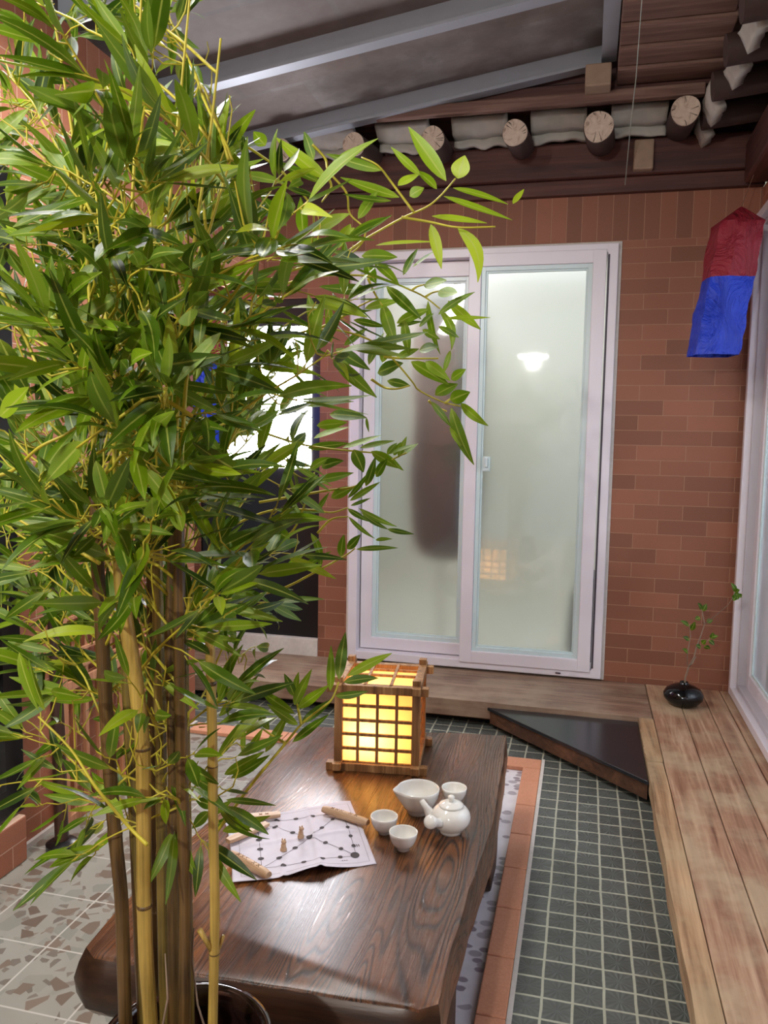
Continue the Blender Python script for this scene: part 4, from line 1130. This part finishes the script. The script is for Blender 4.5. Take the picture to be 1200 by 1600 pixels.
culm([(236, 1600), (228, 1500), (225, 1400), (224, 1170), (212, 1060), (200, 990), (190, 930), (178, 700), (165, 500), (150, 300)], YB-0.04, 0.0092, M_['culm_yellow'], [1410, 1166, 945], 880)
culm([(243, 1600), (241, 1400), (240, 1250), (238, 1100), (236, 900), (240, 600), (250, 350)], YB+0.07, 0.0068, M_['culm_brown'], [1420, 1100])
culm([(258, 1600), (254, 1400), (252, 1200), (248, 1000), (245, 870), (248, 600), (262, 350), (285, 120), (300, -40)], YB+0.03, 0.0078, M_['culm_olive'], [980, 1330, 700])
culm([(272, 1600), (271, 1400), (272, 1200), (268, 1050), (266, 980), (272, 840), (276, 650), (300, 400), (330, 200), (345, 60)], YB+0.0, 0.0078, M_['culm_brown'], [985, 1290, 760])
culm([(288, 1600), (290, 1400), (284, 1200), (281, 1000), (279, 800), (290, 600), (315, 400), (360, 250)], YB-0.015, 0.0080, M_['culm_brown'], [1090, 1370, 860])
culm([(297, 1600), (294, 1450), (291, 1250), (288, 1100), (286, 980)], YB+0.06, 0.0068, M_['culm_olive'], [1340])
culm([(332, 1600), (335, 1490), (336, 1400), (333, 1290), (332, 1150), (329, 1050), (328, 990)], YB-0.02, 0.0062, M_['culm_yellow'], [1492, 1200, 1075])
# cut side shoots on the right cane
b = MB(); b.tube([at_y(333, 1488, YB-.02), at_y(322, 1470, YB-.03), at_y(312, 1453, YB-.035)], [.004, .0032, .0036], 10); b.tube([at_y(336, 1490, YB-.02), at_y(343, 1478, YB-.01), at_y(349, 1462, YB-.01)], [.004, .003, .0026], 10)
b.build('side_shoot', M_['culm_yellow'], bam, smooth='all')
b = MB(); b.tube([(PC.x+.055, YB, 0.35), at_y(309, 1570, YB), at_y(300, 1500, YB), at_y(303, 1450, YB)], [.0016, .0014, .0012, .0008], 6); b.tube([(PC.x-.03, YB-.05, 0.35), at_y(262, 1560, YB-.05), at_y(258, 1490, YB-.04)], [.0016, .0014, .0008], 6); b.build('dry_twig', M_['vase_twig'], bam, smooth='all')

R_ = random.Random(11)
def rv(s): return Vector((R_.gauss(0, s), R_.gauss(0, s), R_.gauss(0, s)))
TW = M_['twig']
total = [0]
def add_leaf(lf, p, d, L, w=None, bright=None, away=0.0):
    d = d.normalized()
    up = Vector((0.1, -0.55, 0.75))+rv(0.45)
    w = w or L*R_.uniform(0.165, 0.225)
    r = bright if bright is not None else min(1, max(0, R_.gauss(0.42, 0.24)))
    lf.leaf(p, p+d*L, w, up, R_.uniform(-0.10, 0.22), r, R_.uniform(.1, .4), 7, R_.uniform(.7, .95), R_.uniform(-.06, .06)); total[0] += 1
def fan(lf, tw, p, d, nl, L0, bright=None):
    """twig tip carrying a spray of leaves"""
    d = d.normalized()
    a = d.orthogonal().normalized(); c = d.cross(a)
    for k in range(nl):
        ang = R_.uniform(0, 2*PI); sp = R_.uniform(0.25, 0.95) if k else 0.1
        dd = d+(a*math.cos(ang)+c*math.sin(ang)*0.6)*sp+Vector((0, 0, -0.12))
        q = p-d*R_.uniform(0, 0.03)*(k > 0)
        s = q+dd.normalized()*0.008
        tw.tube([q, s], [.0009, .0007], 4, False)
        add_leaf(lf, s, dd, L0*R_.uniform(0.72, 1.15), None, bright)
def branch(p0, p1, r0=0.0022, step=0.05, L0=0.085, nl=(2, 4), bend=None, bare=0.25, bright=None, spread=1.0):
    p0 = Vector(p0); p1 = Vector(p1); d = p1-p0; L = d.length
    mid = (p0+p1)/2+Vector((0, 0, 0.10*L))+rv(0.05*L) if bend is None else bend
    n = max(8, int(L/0.025)); pts = []
    off = R_.uniform(0, 9)
    for i in range(n+1):
        t = i/n; q = p0*(1-t)**2+mid*2*t*(1-t)+p1*t*t
        q += 0.006*Vector((noise.noise(Vector((t*8, off, 0))), noise.noise(Vector((t*8, off, 5))), noise.noise(Vector((t*8, off, 9)))))
        pts.append(q)
    tw = MB(); tw.tube(pts, [r0*(1-0.6*i/n) for i in range(n+1)], 6)
    lf = Leaves()
    s = L*bare
    while s < L-0.01:
        t = s/L; i = min(n-1, int(t*n)); q = pts[i]; tan = (pts[i+1]-pts[i]).normalized()
        sd = rv(1.0); sd = (sd-tan*sd.dot(tan)).normalized()
        dirn = (tan*R_.uniform(0.5, 1.0)+sd*0.7*spread+Vector((0, 0, R_.uniform(-.25, .25)))).normalized()
        l = R_.uniform(0.025, 0.06); e = q+dirn*l+Vector((0, 0, -0.006)); m2 = q+dirn*l*0.5+rv(0.004)
        tw.tube([q, m2, e], [.0013, .0011, .0009], 5, False)
        fan(lf, tw, e, dirn, R_.randint(*nl), L0, bright)
        if R_.random() < 0.55:      # bare curled tendril
            h_ = R_.uniform(.7, 1.8); c1 = q+sd*0.018*h_; c2 = q+sd*0.034*h_+Vector((0, 0, .012*h_)); c3 = q+sd*0.040*h_+Vector((0, 0, .030*h_)); tw.tube([q, c1, c2, c3, c3+rv(.006)+Vector((0, 0, .012))], [.0013, .0012, .0011, .0009, .0006], 5, False)
        s += step*R_.uniform(0.7, 1.3)
    fan(lf, tw, pts[-1], (pts[-1]-pts[-3]), max(3, nl[1]), L0, bright)
    o = tw.build('branch', TW, bam, smooth='all', nrm=False)
    lf.build('foliage', M_['leaf'], o)

def right_edge(v):
    T = [(-80, 330), (60, 335), (150, 350), (230, 470), (300, 560), (400, 620), (500, 640), (560, 610), (620, 560), (700, 560), (800, 510), (870, 470), (930, 400), (1000, 370), (1100, 360), (1200, 350), (1300, 300), (1400, 200)]
    for (a, x), (c, y) in zip(T[:-1], T[1:]):
        if a <= v <= c: return x+(y-x)*(v-a)/(c-a)
    return 300
def culm_at(v, pick):
    y = {0: YB, 1: YB}.get(pick, YB)
    c = culms[R_.choice([0, 1, 2, 4, 5, 6]) if v < 950 else R_.choice([0, 1, 4, 6])]
    z = at_y(250, v, YB).z
    return min(c, key=lambda w: abs(w.z-z))
def grow(u, v, y, drop=None, **kw):
    e = at_y(u, v, y); drop = drop if drop is not None else R_.uniform(120, 260)+0.25*abs(u-230)
    s = culm_at(min(1250, v+drop), 0)
    branch(s, e, **kw)
# dense crown
cells = []
vv = -40
while vv < 930:
    re_ = right_edge(vv); uu = -50+R_.uniform(0, 40)
    du = 128 if vv < 230 else (82 if vv < 760 else 86)
    while uu < re_-40:
        cells.append((uu+R_.uniform(-25, 25), vv+R_.uniform(-30, 30))); uu += du
    vv += 74
for (u, v) in cells:
    y = YB+R_.uniform(-0.20, 0.46)
    br = None
    grow(u, v, y, step=0.050, L0=0.090, nl=(2, 4))
for (u, v, y) in ((150, 330, -3.04), (230, 420, -3.1), (90, 470, -3.05), (180, 540, -3.04), (260, 600, -3.08), (120, 640, -3.05), (210, 700, -3.1), (300, 480, -3.05), (300, 720, -3.05), (60, 780, -3.1), (160, 790, -3.04), (240, 810, -3.08), (200, 260, -3.05), (330, 640, -3.0), (110, 560, -3.1)):
    grow(u, v, y, drop=R_.uniform(60, 160), step=0.05, L0=0.088, nl=(2, 4))
# looser skirt of the lower part, sides only
for (u, v, y) in ((20, 960, -2.8), (60, 1040, -2.95), (-20, 1090, -2.8), (30, 1150, -3.0), (90, 1130, -2.7), (-10, 1230, -2.9), (60, 1260, -2.8), (120, 1340, -2.95), (150, 1290, -2.7), (30, 880, -2.9), (110, 930, -2.6),
                  (370, 960, -2.75), (400, 1010, -2.6), (340, 900, -2.8), (430, 940, -2.6), (360, 1080, -2.85), (380, 1150, -2.8), (350, 1230, -2.85), (300, 1180, -2.95), (390, 1060, -2.7), (320, 1320, -2.9), (250, 1250, -3.0), (200, 1060, -3.0)):
    grow(u, v, y, drop=R_.uniform(60, 190), step=0.062, L0=0.078, nl=(1, 3), bare=0.4, r0=0.0018)

# the sprays that stand clear against the window, placed leaf by leaf
def hero(origin, sc, y, twigs, leaves):
    tw = MB(); lf = Leaves()
    cv = lambda a, c_: (origin[0]+a/sc, origin[1]+c_/sc)
    for tl in twigs:
        pts = []
        for k, (a, c_) in enumerate(tl): pts.append(at_y(*cv(a, c_), y+0.01*math.sin(k*2.1)))
        fine = []
        for i in range(len(pts)-1):
            p_ = pts[max(0, i-1)]; q0 = pts[i]; q1 = pts[i+1]; n_ = pts[min(len(pts)-1, i+2)]
            for k in range(6):
                t = k/6; t2 = t*t; t3 = t2*t
                fine.append(0.5*((2*q0)+(q1-p_)*t+(2*p_-5*q0+4*q1-n_)*t2+(-p_+3*q0-3*q1+n_)*t3))
        fine.append(pts[-1]); m = len(fine)
        tw.tube(fine, [0.0026*(1-0.5*i/m) for i in range(m)], 6)
    for L in leaves:
        bx, by, tx, ty, w, r = L[:6]; side = L[6] if len(L) > 6 else R_.uniform(-.05, .05)
        yo = R_.uniform(-.02, .02)
        a = at_y(*cv(bx, by), y+yo); c_ = at_y(*cv(tx, ty), y+yo+R_.uniform(-.035, .035))
        dist = (a-CAM).dot(_f)
        Lpx = math.hypot(tx-bx, ty-by)
        lf.leaf(a, c_, w/sc*dist/F*1.06, Vector((0, -1, 0.35))+rv(.25), R_.uniform(-.05, .1), r, .2, 9, .85, side); total[0] += 1
        # little stalk back towards the twig
    o = tw.build('branch', TW, bam, smooth='all', nrm=False)
    lf.build('foliage', M_['leaf'], o)
hero((400, 180), 2.727, -2.42,
     [[(-260, 900), (60, 700), (350, 600), (470, 525), (620, 440), (720, 395), (780, 350), (850, 270)], [(620, 435), (740, 455), (860, 478), (1020, 475)], [(670, 410), (580, 290), (520, 215), (450, 180)],
      [(240, 125), (295, 185), (310, 240), (385, 330), (400, 420), (465, 490), (430, 570), (300, 650)], [(-60, 120), (60, 200), (130, 260), (230, 380), (245, 480), (210, 640), (100, 800)], [(310, 270), (320, 310), (280, 370)]],
     [(810, 280, 650, 50, 62, .75), (770, 315, 680, 235, 52, .65), (700, 255, 575, 135, 34, .75), (860, 270, 890, 172, 78, .9), (605, 300, 697, 250, 58, .85), (655, 345, 716, 310, 48, .7), (840, 310, 1075, 380, 30, .7), (1095, 378, 1142, 315, 27, .85),
      (800, 345, 1092, 447, 40, .75), (750, 430, 985, 460, 38, .85), (745, 465, 790, 655, 46, .9), (860, 480, 945, 712, 54, .9, -.32), (510, 555, 768, 540, 50, .9), (450, 600, 602, 605, 52, .5), (435, 440, 520, 320, 52, .6),
      (300, 270, 85, 95, 62, .8), (245, 190, 205, 70, 42, .4), (310, 250, 425, 135, 50, .75), (535, 235, 300, 165, 42, .5), (610, 350, 360, 265, 50, .6), (575, 365, 370, 335, 30, .35), (280, 290, 60, 190, 50, .4), (240, 500, 400, 420, 60, .8),
      (130, 470, 20, 340, 60, .35), (200, 510, 190, 350, 50, .5), (345, 560, 420, 480, 60, .8), (150, 620, 60, 480, 70, .3), (420, 660, 180, 665, 60, .25), (480, 740, 270, 730, 45, .45), (40, 130, -10, 70, 55, .6), (-60, 250, 120, 290, 55, .6), (160, 560, 350, 540, 50, .7)])
hero((480, 360), 4.0, -2.36,
     [[(-700, 700), (-300, 420), (-20, 300), (270, 280), (460, 300), (640, 370), (740, 420), (830, 490)], [(660, 370), (690, 350), (730, 340)], [(740, 415), (780, 390), (820, 380)], [(-500, 1000), (-120, 680), (100, 620), (300, 650), (450, 720), (560, 830), (660, 950), (700, 1000), (840, 1070), (960, 1100)],
      [(380, 300), (420, 390), (470, 470)], [(480, 790), (600, 800), (820, 800)], [(80, 610), (220, 540), (330, 470), (440, 420)]],
     [(420, 200, 575, 345, 66, .6), (370, 200, 430, 330, 72, .4), (495, 350, 712, 555, 72, .4), (730, 345, 872, 312, 74, .5), (820, 380, 942, 392, 84, .65), (350, 390, 90, 345, 55, .4), (360, 490, 582, 440, 62, .7), (470, 460, 557, 725, 78, .6),
      (290, 560, 490, 602, 50, .35), (560, 580, 770, 490, 62, .6), (820, 525, 1048, 385, 46, .5), (880, 440, 1085, 620, 62, .8), (860, 550, 1145, 545, 32, .8), (830, 500, 900, 750, 52, .65, -.3), (895, 750, 848, 900, 34, .65), (755, 440, 832, 775, 48, .55, .08),
      (605, 560, 637, 785, 58, .55), (180, 740, 392, 872, 84, .35), (385, 840, 480, 640, 62, .4), (470, 825, 505, 640, 62, .5), (700, 750, 822, 728, 72, .4), (600, 280, 692, 112, 46, .3), (660, 230, 802, 128, 32, .3), (150, 700, 125, 402, 52, .65), (60, 620, 5, 400, 70, .5),
      (230, 720, 375, 610, 45, .45), (270, 740, 420, 720, 40, .4), (560, 600, 720, 570, 36, .3), (700, 600, 790, 520, 50, .4), (560, 790, 700, 740, 50, .6), (820, 600, 950, 670, 40, .5), (720, 620, 830, 680, 44, .5), (200, 800, 300, 960, 60, .7), (440, 890, 600, 830, 90, .3)])
hero((480, 560), 4.0, -2.38,
     [[(760, 265), (800, 300), (870, 330)], [(860, 280), (900, 250)], [(-400, 420), (-100, 520), (100, 560), (300, 580), (420, 590)], [(400, 130), (480, 180), (560, 190), (640, 170)], [(-300, 900), (100, 830), (300, 800), (420, 720), (520, 640), (620, 590)]],
     [(900, 310, 1042, 665, 72, .5, .08), (775, 270, 900, 430, 40, .45), (890, 430, 985, 570, 34, .75), (895, 260, 1018, 210, 84, .5), (800, 230, 942, 160, 84, .5), (960, 280, 1132, 422, 56, .75), (900, 130, 992, 68, 62, .6), (650, 20, 885, 165, 92, .55), (740, 20, 895, 140, 62, .75),
      (500, 140, 645, 172, 52, .3), (140, 350, 372, 372, 76, .35), (370, 370, 386, 462, 26, .5), (170, 10, 435, 245, 80, .55), (-20, 300, 292, 270, 46, .3), (220, 560, 462, 480, 46, .6), (330, 560, 547, 515, 40, .55), (290, 570, 352, 712, 80, .35), (400, 580, 602, 702, 56, .55),
      (380, 790, 422, 620, 52, .4), (430, 740, 502, 628, 56, .45), (500, 600, 562, 528, 36, .5), (540, 605, 588, 523, 40, .55), (570, 620, 622, 488, 36, .6), (590, 605, 692, 533, 42, .5), (60, 420, 250, 400, 60, .65), (40, 500, 260, 430, 46, .7), (0, 560, 260, 530, 50, .4), (60, 760, 290, 715, 60, .5), (10, 700, 150, 620, 60, .6), (90, 680, 230, 640, 60, .3)])
hero((420, 660), 4.615, -2.40,
     [[(-300, 760), (0, 640), (300, 630), (450, 650), (570, 615)], [(-100, 1250), (120, 1190), (370, 1060), (480, 1000), (560, 955), (620, 910)], [(-250, 1000), (60, 850), (200, 740), (330, 360)], [(350, 800), (450, 700), (570, 680)]],
     [(570, 545, 722, 358, 38, .4), (450, 545, 615, 468, 74, .55), (585, 565, 802, 430, 48, .55), (570, 620, 718, 715, 52, .25), (650, 620, 925, 752, 38, .5, .08), (670, 650, 862, 772, 38, .25, .08), (855, 770, 1048, 806, 36, .2), (575, 680, 765, 838, 32, .45, .08), (770, 848, 892, 840, 26, .55),
      (565, 912, 662, 808, 62, .3), (630, 915, 932, 905, 38, .4), (520, 970, 542, 808, 62, .45), (305, 800, 365, 1085, 52, .5, -.2), (30, 630, 420, 650, 36, .35), (340, 640, 436, 505, 52, .5), (590, 600, 735, 545, 28, .35), (700, 460, 770, 250, 60, .35), (740, 210, 930, 330, 70, .6), (860, 230, 1080, 155, 40, .5), (80, 1110, 300, 900, 90, .6), (200, 1080, 450, 930, 50, .5), (150, 840, 0, 750, 90, .45)])
hero((300, 980), 3.75, -2.68,
     [[(120, 1260), (160, 1180), (350, 920), (540, 690), (640, 570), (750, 480), (820, 420), (860, 320)], [(640, 570), (620, 470), (600, 400)], [(150, 1150), (110, 900), (140, 600), (110, 320), (220, 30)], [(550, 680), (480, 640), (420, 600)]],
     [(860, 305, 900, 28, 64, .35), (810, 372, 815, 108, 48, .6), (910, 285, 1172, 152, 54, .75), (890, 322, 1092, 298, 56, .3), (840, 402, 1032, 375, 44, .35), (620, 472, 802, 340, 58, .7), (640, 562, 828, 418, 54, .35), (590, 672, 802, 512, 50, .4), (600, 455, 702, 245, 54, .65),
      (600, 405, 540, 272, 48, .3), (605, 385, 625, 262, 38, .7), (600, 505, 395, 362, 58, .5), (620, 572, 440, 450, 50, .5), (450, 602, 370, 468, 48, .45), (430, 732, 565, 498, 54, .6), (160, 522, 390, 282, 60, .5), (150, 762, 332, 505, 50, .5), (300, 742, 312, 558, 38, .75), (320, 752, 418, 588, 44, .7),
      (190, 862, 425, 728, 56, .55), (230, 882, 455, 750, 62, .45), (180, 1195, 458, 1105, 60, .7), (200, 1012, 492, 1045, 36, .35), (110, 1182, 272, 1090, 32, .3), (150, 960, 0, 870, 60, .4), (130, 1050, 20, 1010, 60, .3), (100, 1080, 0, 1180, 60, .4), (110, 1100, 240, 1010, 40, .6)])
# big single leaves in front of the crown
hero((0, 0), 1.0, -3.02,
     [[(-30, 750), (20, 735), (60, 700), (100, 680), (130, 660)], [(0, 450), (40, 530), (70, 600), (100, 660)], [(230, 1320), (200, 1290), (150, 1230), (110, 1170), (60, 1120)], [(155, 880), (120, 860), (60, 830), (10, 800)], [(300, 650), (240, 620), (190, 650), (120, 700)]],
     [(75, 500, 80, 400, 24, .5), (0, 530, 45, 615, 40, .2), (0, 650, 45, 605, 40, .75), (130, 690, 70, 755, 34, .55), (190, 580, 250, 480, 0.1+26, .6), (100, 510, 200, 450, 28, .6), (310, 545, 325, 450, 24, .2), (285, 830, 265, 770, 26, .6), (185, 590, 240, 700, 30, .5), (225, 575, 350, 555, 30, .25),
      (240, 600, 130, 640, 30, .3), (20, 355, 120, 310, 26, .3), (345, 520, 275, 600, 24, .65), (235, 395, 260, 500, 22, .3), (80, 1080, 130, 1090, 18, .5), (30, 1020, 60, 1110, 20, .55), (70, 1110, 45, 1030, 18, .5), (150, 720, 170, 800, 24, .5), (60, 660, 150, 620, 24, .4), (380, 740, 300, 690, 24, .3)])
print('LEAVES', total[0], 'branches', len(cells))
